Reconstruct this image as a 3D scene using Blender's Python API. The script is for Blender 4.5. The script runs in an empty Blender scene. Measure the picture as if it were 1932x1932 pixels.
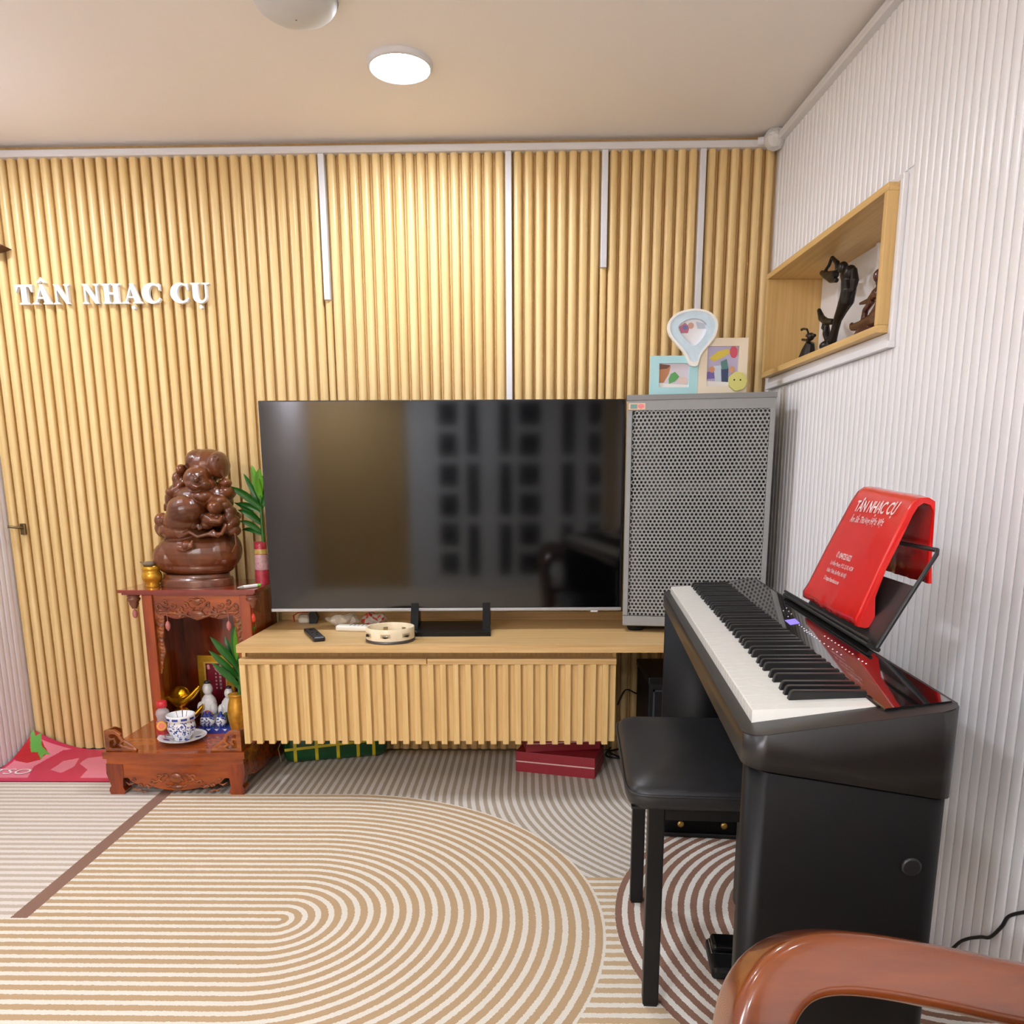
import bpy, bmesh, math, random
from mathutils import Vector, Matrix, noise as mnoise
random.seed(7)
S = bpy.context.scene
COL = S.collection

# ------------------------------------------------------------------ camera
F_PX, PP_Y, PITCH, YAW, ROLL, EYE = 1486.7, 1213.2, .1982, .021, -.0049, 1.0247
_cp, _sp, _cy, _sy = math.cos(PITCH), math.sin(PITCH), math.cos(YAW), math.sin(YAW)
FW = Vector((-_sy*_cp, _cy*_cp, -_sp)); _rt = Vector((_cy, _sy, 0)); _up = _rt.cross(FW)
RT = math.cos(ROLL)*_rt + math.sin(ROLL)*_up
UP = -math.sin(ROLL)*_rt + math.cos(ROLL)*_up
EYEP = Vector((0, 0, EYE))
cd = bpy.data.cameras.new('camera'); cam = bpy.data.objects.new('camera', cd); COL.objects.link(cam)
cd.sensor_width = 36; cd.sensor_fit = 'HORIZONTAL'; cd.lens = F_PX*36/1932; cd.shift_y = (PP_Y-966)/1932
cd.clip_start = .05
cam.matrix_world = Matrix(((RT.x, UP.x, -FW.x, 0), (RT.y, UP.y, -FW.y, 0), (RT.z, UP.z, -FW.z, EYE), (0, 0, 0, 1)))
S.camera = cam
# ------------------------------------------------------------------ view, world
S.view_settings.view_transform = 'Standard'; S.view_settings.look = 'None'
S.view_settings.gamma = 1; S.view_settings.use_curve_mapping = False
S.view_settings.exposure = EXPOSURE = 0.86
w = bpy.data.worlds.new('world'); S.world = w; w.use_nodes = True
w.node_tree.nodes['Background'].inputs[0].default_value = (.9, .95, 1, 1)
w.node_tree.nodes['Background'].inputs[1].default_value = .05
LAMP_L = 95.0           # radiance of the downlight diffusers
LAMP_COL = (.92, .98, 1.09)
# x, y, radius, relative power
LAMPS = [(-.356, 2.463, .082, 1.0), (-1.76, 2.30, .082, 1.0), (-1.70, -1.9, .12, 4.6), (-.35, -1.9, .10, 1.3),
         (-1.05, .55, .082, .6), (.30, .35, .082, .22)]

# ------------------------------------------------------------------ places in metres
D, H = 2.977, 2.167                 # back wall, ceiling
RA, X0 = .045, .848                 # right wall: x = X0 + (D - y) * RA
XL = -1.965                         # left wall
YB = -2.6                           # wall behind the viewer
def ray(px, py): return FW + (px-966)/F_PX*RT - (py-PP_Y)/F_PX*UP
def PX(px, py, v): d = ray(px, py); return EYEP + d*(v/d.x)
def PY(px, py, v): d = ray(px, py); return EYEP + d*(v/d.y)
def PZ(px, py, v): d = ray(px, py); return EYEP + d*((v-EYE)/d.z)
def PW(px, py, off=0.0):
    d = ray(px, py); n = Vector((1, RA, 0)); return EYEP + d*((X0-off+D*RA)/n.dot(d))
def wallx(y, off=0.0): return X0 - off + (D-y)*RA

# ------------------------------------------------------------------ materials
def lin(c):
    return tuple(((v/255/12.92) if v/255 <= .04045 else ((v/255+.055)/1.055)**2.4) for v in c)
MATS = {}
def nodes_of(name):
    m = bpy.data.materials.new(name); m.use_nodes = True
    nt = m.node_tree; b = nt.nodes['Principled BSDF']
    return m, nt, b
def mat(name, col, rough=.5, metal=0., coat=0., spec=.5, vary=0., vscale=20., bump=0., bscale=200., emis=0., trans=0., alpha=1., sss=0.):
    if name in MATS: return MATS[name]
    m, nt, b = nodes_of(name); c = (*lin(col), 1)
    b.inputs['Base Color'].default_value = c; b.inputs['Roughness'].default_value = rough
    b.inputs['Metallic'].default_value = metal; b.inputs['Coat Weight'].default_value = coat
    b.inputs['Coat Roughness'].default_value = .06; b.inputs['Specular IOR Level'].default_value = spec
    b.inputs['Transmission Weight'].default_value = trans; b.inputs['Alpha'].default_value = alpha
    if emis: b.inputs['Emission Color'].default_value = c; b.inputs['Emission Strength'].default_value = emis
    tc = nt.nodes.new('ShaderNodeTexCoord')
    if vary:
        n = nt.nodes.new('ShaderNodeTexNoise'); n.inputs['Scale'].default_value = vscale; n.inputs['Detail'].default_value = 4
        nt.links.new(tc.outputs['Object'], n.inputs['Vector'])
        mx = nt.nodes.new('ShaderNodeMix'); mx.data_type = 'RGBA'
        mx.inputs[6].default_value = tuple(v*(1-vary) for v in c[:3]) + (1,); mx.inputs[7].default_value = tuple(min(1, v*(1+vary)) for v in c[:3]) + (1,)
        nt.links.new(n.outputs['Fac'], mx.inputs[0]); nt.links.new(mx.outputs[2], b.inputs['Base Color'])
    if bump:
        n2 = nt.nodes.new('ShaderNodeTexNoise'); n2.inputs['Scale'].default_value = bscale; n2.inputs['Detail'].default_value = 3
        nt.links.new(tc.outputs['Object'], n2.inputs['Vector'])
        bp = nt.nodes.new('ShaderNodeBump'); bp.inputs['Strength'].default_value = bump; bp.inputs['Distance'].default_value = .002
        nt.links.new(n2.outputs['Fac'], bp.inputs['Height']); nt.links.new(bp.outputs['Normal'], b.inputs['Normal'])
    MATS[name] = m; return m
def wood(name, c1, c2, axis='z', scale=60, stretch=.03, rough=.45, coat=0., rnd=True, lo=.35, hi=.65):
    if name in MATS: return MATS[name]
    m, nt, b = nodes_of(name)
    tc = nt.nodes.new('ShaderNodeTexCoord'); mp = nt.nodes.new('ShaderNodeMapping')
    sc = [scale]*3; sc['xyz'.index(axis)] = scale*stretch
    mp.inputs['Scale'].default_value = sc
    nt.links.new(tc.outputs['Object'], mp.inputs['Vector'])
    if rnd:
        oi = nt.nodes.new('ShaderNodeObjectInfo'); ml = nt.nodes.new('ShaderNodeVectorMath'); ml.operation = 'SCALE'
        ml.inputs[0].default_value = (37, 23, 51); nt.links.new(oi.outputs['Random'], ml.inputs['Scale'])
        nt.links.new(ml.outputs[0], mp.inputs['Location'])
    n = nt.nodes.new('ShaderNodeTexNoise'); n.inputs['Scale'].default_value = 1; n.inputs['Detail'].default_value = 6; n.inputs['Roughness'].default_value = .65
    nt.links.new(mp.outputs[0], n.inputs['Vector'])
    r = nt.nodes.new('ShaderNodeValToRGB'); r.color_ramp.elements[0].position = lo; r.color_ramp.elements[1].position = hi
    r.color_ramp.elements[0].color = (*lin(c1), 1); r.color_ramp.elements[1].color = (*lin(c2), 1)
    nt.links.new(n.outputs['Fac'], r.inputs[0]); nt.links.new(r.outputs[0], b.inputs['Base Color'])
    b.inputs['Roughness'].default_value = rough; b.inputs['Coat Weight'].default_value = coat; b.inputs['Coat Roughness'].default_value = .05
    MATS[name] = m; return m

# ------------------------------------------------------------------ mesh helpers
class B:
    """collects shapes into one bmesh"""
    def __init__(s): s.bm = bmesh.new(); s.mi = 0
    def _done(s, faces, smooth=False):
        for f in faces: f.material_index = s.mi; f.smooth = smooth
    def box(s, lo, hi, bev=0., seg=2, mtx=None):
        lo, hi = Vector(lo), Vector(hi); n0 = len(s.bm.faces)
        r = bmesh.ops.create_cube(s.bm, size=1); vs = r['verts']
        for v in vs: v.co = Vector(((lo[i]+hi[i])/2 + v.co[i]*(hi[i]-lo[i]) for i in range(3)))
        if mtx: 
            for v in vs: v.co = mtx @ v.co
        es = {e for v in vs for e in v.link_edges}
        fs = {f for v in vs for f in v.link_faces}
        if bev:
            rr = bmesh.ops.bevel(s.bm, geom=list(es), offset=bev, segments=seg, affect='EDGES', profile=.5, clamp_overlap=True)
            fs = {f for f in fs if f.is_valid} | set(rr['faces'])
        s._done(fs); return s
    def prism(s, pts, a, b, axis='y', smooth=False):
        """polygon pts (2d) extruded from a to b along axis; 2d plane: y->(x,z) z->(x,y) x->(y,z)"""
        def P(p, h): return {'y': (p[0], h, p[1]), 'z': (p[0], p[1], h), 'x': (h, p[0], p[1])}[axis]
        A = [s.bm.verts.new(P(p, a)) for p in pts]; C = [s.bm.verts.new(P(p, b)) for p in pts]
        fs = [s.bm.faces.new(A), s.bm.faces.new(list(reversed(C)))]
        n = len(pts)
        if smooth:   # own vertices for the sides, so that the flat ends do not bend their normals
            A = [s.bm.verts.new(P(p, a)) for p in pts]; C = [s.bm.verts.new(P(p, b)) for p in pts]
        for i in range(n): fs.append(s.bm.faces.new((A[i], C[i], C[(i+1) % n], A[(i+1) % n])))
        s._done(fs[:2]); s._done(fs[2:], smooth); return s
    def face(s, pts, smooth=False):
        f = s.bm.faces.new([s.bm.verts.new(p) for p in pts]); s._done([f], smooth); return s
    def grid(s, fn, nu, nv, smooth=True, closed_u=False):
        V = [[s.bm.verts.new(fn(i/(nu if closed_u else nu-1), j/(nv-1))) for j in range(nv)] for i in range(nu)]
        fs = []
        for i in range(nu if closed_u else nu-1):
            for j in range(nv-1):
                k = (i+1) % nu
                fs.append(s.bm.faces.new((V[i][j], V[k][j], V[k][j+1], V[i][j+1])))
        s._done(fs, smooth); return V
    def lathe(s, prof, c=(0, 0, 0), n=24, axis=None, cap=True, smooth=True, squash=(1, 1)):
        c = Vector(c); M = Matrix.Identity(3)
        if axis is not None: M = Vector((0, 0, 1)).rotation_difference(Vector(axis).normalized()).to_matrix()
        R = []
        for r, z in prof:
            R.append([s.bm.verts.new(c + M @ Vector((r*math.cos(2*math.pi*k/n)*squash[0], r*math.sin(2*math.pi*k/n)*squash[1], z))) for k in range(n)])
        fs = []
        for i in range(len(R)-1):
            for k in range(n): fs.append(s.bm.faces.new((R[i][k], R[i][(k+1) % n], R[i+1][(k+1) % n], R[i+1][k])))
        s._done(fs, smooth)
        if cap:
            s._done([s.bm.faces.new([s.bm.verts.new(v.co) for v in reversed(R[0])]), s.bm.faces.new([s.bm.verts.new(v.co) for v in R[-1]])])
        return s
    def tube(s, pts, r, n=10, cap=True, flat=None, up=None, e=.5):
        """swept tube; r number or list; flat=(w,h) gives a rounded-rect-like superellipse section"""
        pts = [Vector(p) for p in pts]; m = len(pts); rs = r if isinstance(r, (list, tuple)) else [r]*m
        T = [(pts[min(i+1, m-1)]-pts[max(i-1, 0)]).normalized() for i in range(m)]
        ref = Vector(up) if up is not None else (Vector((0, 0, 1)) if abs(T[0].z) < .9 else Vector((1, 0, 0)))
        N = (ref - T[0]*ref.dot(T[0])).normalized(); R = []
        for i in range(m):
            if i: N = T[i-1].rotation_difference(T[i]) @ N; N = (N - T[i]*N.dot(T[i])).normalized()
            Bn = T[i].cross(N); ring = []
            for k in range(n):
                a = 2*math.pi*k/n; ca, sa = math.cos(a), math.sin(a)
                if flat:
                    ca = math.copysign(abs(ca)**e, ca)*flat[1]; sa = math.copysign(abs(sa)**e, sa)*flat[0]
                ring.append(s.bm.verts.new(pts[i] + (N*ca + Bn*sa)*rs[i]))
            R.append(ring)
        fs = []
        for i in range(m-1):
            for k in range(n): fs.append(s.bm.faces.new((R[i][k], R[i][(k+1) % n], R[i+1][(k+1) % n], R[i+1][k])))
        s._done(fs, True)
        if cap: s._done([s.bm.faces.new([s.bm.verts.new(v.co) for v in reversed(R[0])]), s.bm.faces.new([s.bm.verts.new(v.co) for v in R[-1]])])
        return s
    def ball(s, c, r, n=16, m=10, rot=None):
        r = (r, r, r) if isinstance(r, (int, float)) else r
        M = rot.to_matrix() if rot is not None else Matrix.Identity(3); c = Vector(c)
        rr = bmesh.ops.create_uvsphere(s.bm, u_segments=n, v_segments=m, radius=1)
        for v in rr['verts']: v.co = c + M @ Vector((v.co.x*r[0], v.co.y*r[1], v.co.z*r[2]))
        s._done({f for v in rr['verts'] for f in v.link_faces}, True); return s
    def disc(s, c, r, n=20, axis=(0, 0, 1), squash=(1, 1)):
        M = Vector((0, 0, 1)).rotation_difference(Vector(axis).normalized()).to_matrix(); c = Vector(c)
        return s.face([c + M @ Vector((r*squash[0]*math.cos(2*math.pi*k/n), r*squash[1]*math.sin(2*math.pi*k/n), 0)) for k in range(n)])
    def xf(s, M):
        for v in s.bm.verts: v.co = M @ v.co
        return s

PM = {}   # parent matrices
def thing(name, loc, rotz=0., label=None, cat=None, group=None):
    o = bpy.data.objects.new(name, None); COL.objects.link(o); o.empty_display_size = .05
    o.location = loc; o.rotation_euler = (0, 0, rotz)
    PM[o.name] = Matrix.Translation(Vector(loc)) @ Matrix.Rotation(rotz, 4, 'Z')
    return tag(o, label, cat, group)
def tag(o, label=None, cat=None, group=None, kind=None):
    if label: o['label'] = label
    if cat: o['category'] = cat
    if group: o['group'] = group
    if kind: o['kind'] = kind
    return o
def obj(name, b, mats, parent=None, local=False, loc=None, label=None, cat=None, group=None, kind=None, smooth_angle=None):
    """b: B or mesh. Coordinates are world coordinates unless local=True (then in the parent's frame)."""
    if isinstance(b, B):
        me = bpy.data.meshes.new(name); bmesh.ops.recalc_face_normals(b.bm, faces=b.bm.faces[:]); b.bm.to_mesh(me); b.bm.free()
    else: me = b
    if me.users == 0 or not me.materials:
        for m in (mats if isinstance(mats, (list, tuple)) else [mats]): me.materials.append(m)
    o = bpy.data.objects.new(name, me); COL.objects.link(o)
    if parent is not None:
        o.parent = parent; PM[o.name] = PM[parent.name]
        if not local: me.transform(PM[parent.name].inverted())
    else:
        if loc is not None:
            o.location = loc
            if not local: me.transform(Matrix.Translation(-Vector(loc)))
        PM[o.name] = Matrix.Translation(Vector(loc)) if loc is not None else Matrix.Identity(4)
    return tag(o, label, cat, group, kind)
def inst(name, me, parent, at, rot=(0, 0, 0), scale=(1, 1, 1)):
    o = bpy.data.objects.new(name, me); COL.objects.link(o); o.parent = parent; o.location = at; o.rotation_euler = rot; o.scale = scale
    return o
def mesh_of(b, mats, name='mesh'):
    me = bpy.data.meshes.new(name); bmesh.ops.recalc_face_normals(b.bm, faces=b.bm.faces[:]); b.bm.to_mesh(me); b.bm.free()
    for m in (mats if isinstance(mats, (list, tuple)) else [mats]): me.materials.append(m)
    return me
def remesh(b, voxel, smooth=4, name='carved'):
    """fuse overlapping blobs into one continuous carved surface"""
    me = bpy.data.meshes.new('tmp'); b.bm.to_mesh(me); b.bm.free()
    o = bpy.data.objects.new('tmp', me); COL.objects.link(o)
    md = o.modifiers.new('r', 'REMESH'); md.mode = 'VOXEL'; md.voxel_size = voxel; md.use_smooth_shade = True
    ms = o.modifiers.new('s', 'SMOOTH'); ms.iterations = smooth; ms.factor = .5
    dg = bpy.context.evaluated_depsgraph_get(); dg.update()
    out = bpy.data.meshes.new_from_object(o.evaluated_get(dg)); out.name = name
    bpy.data.objects.remove(o); bpy.data.meshes.remove(me); out.materials.clear()
    for p in out.polygons: p.use_smooth = True
    return out
def rrect(w, h, r, n=5, cx=0, cy=0):
    P = []
    for k, (sx, sy) in enumerate(((1, 1), (-1, 1), (-1, -1), (1, -1))):
        for i in range(n+1):
            a = math.pi/2*(k + i/n); P.append((cx + sx*(w/2-r) + r*math.cos(a), cy + sy*(h/2-r) + r*math.sin(a)))
    return P
def text_mesh(body, size, extrude=.0002, align='CENTER', shear=0., mats=None, bold=0.):
    cu = bpy.data.curves.new('txt', 'FONT'); cu.body = body; cu.size = size; cu.extrude = extrude; cu.align_x = align; cu.align_y = 'CENTER'; cu.shear = shear
    cu.offset = bold; cu.resolution_u = 3
    o = bpy.data.objects.new('txt', cu); COL.objects.link(o)
    dg = bpy.context.evaluated_depsgraph_get(); dg.update()
    me = bpy.data.meshes.new_from_object(o.evaluated_get(dg)); me.name = 'lettering'
    bpy.data.objects.remove(o); bpy.data.curves.remove(cu); me.materials.clear()
    if mats: me.materials.append(mats)
    return me
V3 = Vector
# ================================================================== SETTING
OAK = wood('oak_slat', (220, 186, 124), (236, 207, 150), 'z', 55, .03, .34)
OAKB = wood('oak_backing', (196, 158, 100), (212, 176, 118), 'z', 40, .03, .5)
OAKX = wood('oak_board', (196, 156, 98), (226, 190, 132), 'x', 90, .02, .38)
OAKZ = wood('oak_front', (214, 176, 112), (234, 200, 138), 'z', 90, .03, .4)
WHITE = mat('white_pvc', (236, 236, 238), .28, vary=.02, vscale=3)
WHITEL = mat('white_pvc_left', (232, 226, 230), .3)
PLASTER = mat('ceiling_paint', (242, 236, 230), .7)
ALU = mat('white_aluminium', (222, 222, 224), .35)
BLACK = mat('black_satin', (14, 14, 15), .42, spec=.35)
BLACKM = mat('black_matte', (16, 16, 17), .6, spec=.3)
CHROME = mat('chrome', (200, 202, 205), .15, metal=1)

# ---- floor under the carpet
b = B(); b.box((XL-.1, YB-.1, -.12), (1.25, D+.1, -.008)); fl = obj('floor', b, mat('floor_tile', (205, 200, 190), .4), kind='structure')
# ---- ceiling
b = B(); b.box((XL-.1, YB-.1, H+.010), (1.25, D+.1, H+.11)); obj('ceiling', b, PLASTER, kind='structure')
# ---- back wall with its slats
b = B(); b.box((XL-.1, D, 0), (1.0, D+.1, H+.01)); wb = obj('wall_back', b, OAKB, kind='structure')
def slat_mesh():
    b = B(); P = [(-.0168, 0), (-.0138, -.009), (-.0112, -.0150), (-.0080, -.0180), (0, -.0187), (.0080, -.0180), (.0112, -.0150), (.0138, -.009), (.0168, 0)]
    b.prism([(x, y) for x, y in P], 0, H-.029, 'z', smooth=True)
    return mesh_of(b, OAK, 'slat')
SL = slat_mesh()
STRIPS = [(-.7085, 1.668), (-.0665, .60), (.263, 1.765), (.595, .60)]
edges = [XL] + [s[0] for s in STRIPS] + [wallx(D)]
for a, c in zip(edges[:-1], edges[1:]):
    a2 = a + (.012 if a != XL else .0); c2 = c - (.012 if c != edges[-1] else .004)
    n = round((c2-a2)/.0395); p = (c2-a2)/n
    for i in range(n): inst('slat', SL, wb, (a2+(i+.5)*p, D, .004))
for k, (x, z0) in enumerate(STRIPS):
    b = B(); b.box((x-.0105, D-.026, z0), (x+.0105, D, H-.03), .002); obj('trim_%d' % (k+3), b, ALU, kind='structure')
    if z0 > 1:  # slats go on below a short strip
        inst('slat', SL, wb, (x, D, .004), scale=(.8, .8, (z0-.004)/(H-.029)))
# ---- cornice trims
b = B(); b.prism([(D, 2.137), (D-.030, 2.137), (D-.034, 2.141), (D-.034, 2.156), (D-.028, 2.160), (D, 2.160)], XL, wallx(D), 'x'); obj('trim_1', b, ALU, kind='structure')
M = Matrix.Translation((wallx(D), D, 0)) @ Matrix.Rotation(RA, 4, 'Z')
b = B(); b.prism([(0, 2.137), (-.024, 2.137), (-.028, 2.141), (-.028, 2.156), (-.022, 2.160), (0, 2.160)], -5.3, 0, 'y'); b.xf(M); obj('trim_2', b, ALU, kind='structure')
b = B(); b.prism([(0, 2.137), (.03, 2.137), (.03, 2.160), (0, 2.160)], YB, D-.036, 'y'); b.xf(Matrix.Translation((XL, 0, 0))); obj('trim_7', b, ALU, kind='structure')
# ---- right wall (niche cut out) with its ribs
NY0, NY1, NZ0, NZ1 = 2.055, 2.898, 1.385, 1.722
b = B()
for ya, yb, za, zb in ((YB-.1, NY0, 0, H+.01), (NY1, D+.05, 0, H+.01), (NY0, NY1, 0, NZ0), (NY0, NY1, NZ1, H+.01)):
    b.box((0, ya-D, za), (.22, yb-D, zb))
b.box((.16, NY0-D, NZ0), (.22, NY1-D, NZ1)); b.xf(M)
wr = obj('wall_right', b, WHITE, kind='structure')
def rib_mesh(m):
    b = B(); b.prism([(0, -.0148), (-.0022, -.0130), (-.0032, -.0085), (-.0036, 0), (-.0032, .0085), (-.0022, .0130), (0, .0148)], 0, 1, 'z', smooth=True); return mesh_of(b, m, 'rib')
RIB = rib_mesh(WHITE); PIT = .0304
k = 0
while True:
    y = D - .022 - PIT*(k+.5); k += 1
    if y < .35: break
    zs = [(0.004, 2.137)]
    if NY0-.030 < y < NY1+.02: zs = [(.004, NZ0-.040), (NZ1+.02, 2.137)]
    for z0, z1 in zs: inst('rib', RIB, wr, (wallx(y), y, z0), (0, 0, RA), (1, 1, z1-z0))
# ---- left wall with its ribs
b = B(); b.box((XL-.1, YB-.1, 0), (XL, D+.05, H+.01)); wl = obj('wall_left', b, WHITEL, kind='structure')
RIBL = rib_mesh(WHITEL)
for k in range(28):
    y = D - .035 - PIT*(k+.5); inst('rib', RIBL, wl, (XL, y, .004), (0, 0, math.pi), (1, 1, 2.133))
# ---- wall behind the viewer, seen only in the television glass: slatted part and a white glazed double door
b = B(); b.box((XL-.1, YB-.1, 0), (-1.0, YB, H+.01)); b.box((.98, YB-.1, 0), (1.25, YB, H+.01)); b.box((-1.0, YB-.1, 2.08), (.98, YB, H+.01))
obj('wall_front', b, OAKB, kind='structure')
dm = mat('door_white', (226, 228, 230), .4); pane = mat('night_pane', (16, 18, 22), .08)
door = thing('door_1', (0, YB, 0)); door['kind'] = 'structure'
b = B(); b.box((-1.0, YB-.06, 0), (.98, YB-.01, 2.08)); obj('leaf', b, dm, door)
PN = B(); PN.box((-.5, 0, -.5), (.5, .01, .5)); PNm = mesh_of(PN, pane, 'pane')
for xa, xb in ((-.69, -.50), (.11, .32), (.80, .93)):
    for r in range(7): inst('pane', PNm, door, ((xa+xb)/2, -.008, .24 + r*.295), (0, 0, 0), (xb-xa, 1, .22))
for xa, xb in ((-.41, -.29), (-.09, .03), (.54, .66)):
    for r in range(3): inst('pane', PNm, door, ((xa+xb)/2, -.008, .38 + r*.60), (0, 0, 0), (xb-xa, 1, .52))

# ---- carpet
def carpet_material():
    m, nt, bs = nodes_of('printed_carpet'); L = nt.links
    def val(v): return v
    def mth(op, a, c=None, e=None):
        n = nt.nodes.new('ShaderNodeMath'); n.operation = op
        for i, v in enumerate((a, c, e)):
            if v is None: continue
            if isinstance(v, (int, float)): n.inputs[i].default_value = v
            else: L.new(v, n.inputs[i])
        return n.outputs[0]
    def mix(f, a, c):
        n = nt.nodes.new('ShaderNodeMix'); n.data_type = 'RGBA'; L.new(f, n.inputs[0])
        for i, v in ((6, a), (7, c)):
            if isinstance(v, tuple): n.inputs[i].default_value = (*lin(v), 1)
            else: L.new(v, n.inputs[i])
        return n.outputs[2]
    tc = nt.nodes.new('ShaderNodeTexCoord')
    nz = nt.nodes.new('ShaderNodeTexNoise'); nz.inputs['Scale'].default_value = 170; nz.inputs['Detail'].default_value = 2
    L.new(tc.outputs['Object'], nz.inputs['Vector'])
    va = nt.nodes.new('ShaderNodeVectorMath'); va.operation = 'MULTIPLY_ADD'; va.inputs[1].default_value = (.006,)*3; va.inputs[2].default_value = (-.003,)*3
    L.new(nz.outputs['Color'], va.inputs[0])
    vb = nt.nodes.new('ShaderNodeVectorMath'); vb.operation = 'ADD'; L.new(tc.outputs['Object'], vb.inputs[0]); L.new(va.outputs[0], vb.inputs[1])
    sx = nt.nodes.new('ShaderNodeSeparateXYZ'); L.new(vb.outputs[0], sx.inputs[0]); x, y = sx.outputs[0], sx.outputs[1]
    lt = lambda a, c: mth('LESS_THAN', a, c); gt = lambda a, c: mth('GREATER_THAN', a, c)
    mul = lambda a, c: mth('MULTIPLY', a, c); sub = lambda a, c: mth('SUBTRACT', a, c); add = lambda a, c: mth('ADD', a, c)
    mx = lambda a, c: mth('MAXIMUM', a, c)
    def hyp(a, c): return mth('SQRT', add(mul(a, a), mul(c, c)))
    def stripe(d, p, off, fr): return lt(mth('FRACT', add(mth('DIVIDE', d, p), off)), fr)
    cx, cy, R, p = -.603, 1.719, .785, .0314
    dB = hyp(mx(sub(x, cx), 0), sub(y, cy))
    upper = gt(y, cy); right = gt(x, -1.235)
    inB = mul(lt(dB, R), mx(right, sub(1, upper)))
    cB = mix(stripe(dB, p, .22, .44), (188, 160, 124), (226, 220, 206))
    dC = hyp(sub(x, .79), mth('MINIMUM', sub(y, 2.545), 0))
    cC = mix(stripe(dC, .0272, .3, .5), (172, 160, 142), (216, 212, 204))
    cE = mix(stripe(y, p, .3, .45), (196, 170, 134), (226, 221, 208))
    cA = mix(stripe(y, p, .3, .5), (194, 180, 162), (222, 214, 204))
    dD = hyp(sub(x, .894), sub(y, 1.69)); cD = mix(stripe(dD, .0303, .35, .46), (142, 108, 90), (226, 222, 212))
    c = mix(gt(y, 1.936), cE, cC)
    c = mix(mul(upper, sub(1, right)), c, cA)
    c = mix(inB, c, cB)
    c = mix(lt(dD, .687), c, cD)
    bar = mul(mul(lt(mth('ABSOLUTE', add(x, 1.237)), .021), upper), lt(y, 2.56))
    c = mix(bar, c, (140, 108, 92))
    n2 = nt.nodes.new('ShaderNodeTexNoise'); n2.inputs['Scale'].default_value = 380; n2.inputs['Detail'].default_value = 2; L.new(tc.outputs['Object'], n2.inputs['Vector'])
    hs = nt.nodes.new('ShaderNodeHueSaturation'); L.new(mth('MULTIPLY_ADD', n2.outputs['Fac'], .3, .85), hs.inputs['Value']); L.new(c, hs.inputs['Color'])
    L.new(hs.outputs[0], bs.inputs['Base Color']); bs.inputs['Roughness'].default_value = .85; bs.inputs['Specular IOR Level'].default_value = .2
    bp = nt.nodes.new('ShaderNodeBump'); bp.inputs['Strength'].default_value = .35; bp.inputs['Distance'].default_value = .002
    L.new(n2.outputs['Fac'], bp.inputs['Height']); L.new(bp.outputs[0], bs.inputs['Normal'])
    return m
b = B(); b.box((XL+.008, YB+.01, -.008), (1.1, D-.022, 0))
for v in b.bm.verts:
    if v.co.x > 0: v.co.x = wallx(v.co.y, .008)
obj('carpet', b, carpet_material(), label='wall-to-wall carpet printed with beige, grey and brown curved stripes', cat='carpet')

# ================================================================== LAMPS ON THE CEILING
def lens(pw):
    m = bpy.data.materials.new('lamp_diffuser'); m.use_nodes = True
    n = m.node_tree; n.nodes.remove(n.nodes['Principled BSDF']); e = n.nodes.new('ShaderNodeEmission'); e.inputs[0].default_value = (*LAMP_COL, 1); e.inputs[1].default_value = LAMP_L*pw
    n.links.new(e.outputs[0], n.nodes['Material Output'].inputs[0]); return m
lamp_labels = ['lit round white downlight on the ceiling above the television', 'lit round downlight in the ceiling corner above the wall lettering',
               'lit round downlight far behind the viewer on the left side', 'lit round downlight far behind the viewer in front of the glazed door',
               'lit round downlight over the middle of the carpet', 'lit round downlight over the armchair']
for (lx, ly, r, pw), lb in zip(LAMPS, lamp_labels):
    t = thing('ceiling_downlight', (lx, ly, H-.012), 0, lb, 'ceiling light', 'round ceiling downlights')
    zc = H+.010
    b = B(); b.lathe([(r*1.0, zc-.012), (r*1.03, zc-.016), (r*1.10, zc-.010), (r*1.12, zc)], (lx, ly, 0), 40, cap=False); obj('rim', b, ALU, t)
    b = B(); b.disc((lx, ly, zc-.013), r, 40, (0, 0, -1)); obj('diffuser', b, lens(pw), t)
# unlit dome, cut by the top edge of the picture
c = PZ(561, -2, H); 
t = thing('ceiling_dome_light', (c.x, c.y-.02, H-.05), 0, 'unlit grey dome fixture on the ceiling at the top edge', 'ceiling light')
b = B(); b.lathe([(.100, H+.010), (.103, H-.002), (.100, H-.012)], (c.x, c.y-.02, 0), 40, cap=False); obj('base_ring', b, ALU, t)
b = B(); b.lathe([(.099*math.cos(a*math.pi/16), H-.010-.045*math.sin(a*math.pi/16)) for a in range(8)] + [(.002, H-.055)], (c.x, c.y-.02, 0), 40, cap=False); obj('dome', b, mat('grey_dome', (206, 206, 204), .5), t)
# corner cap where the cornice strips meet
c = PY(1462, 262, 2.915)
t = thing('cornice_corner_knob', c, 0, 'round white crumpled knob where the two cornice strips meet', 'knob')
b = B(); b.ball(c, (.036, .034, .036), 14, 10)
for v in b.bm.verts: v.co += (v.co-c)*(.10*mnoise.noise(v.co*60))
for f in b.bm.faces: f.smooth = False
obj('cap', b, mat('knob_white', (214, 214, 212), .45), t)
b = B(); b.tube([c+V3((-.05, .02, 0)), c+V3((-.02, .01, 0))], .013, 10); obj('collar', b, ALU, t)

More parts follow.
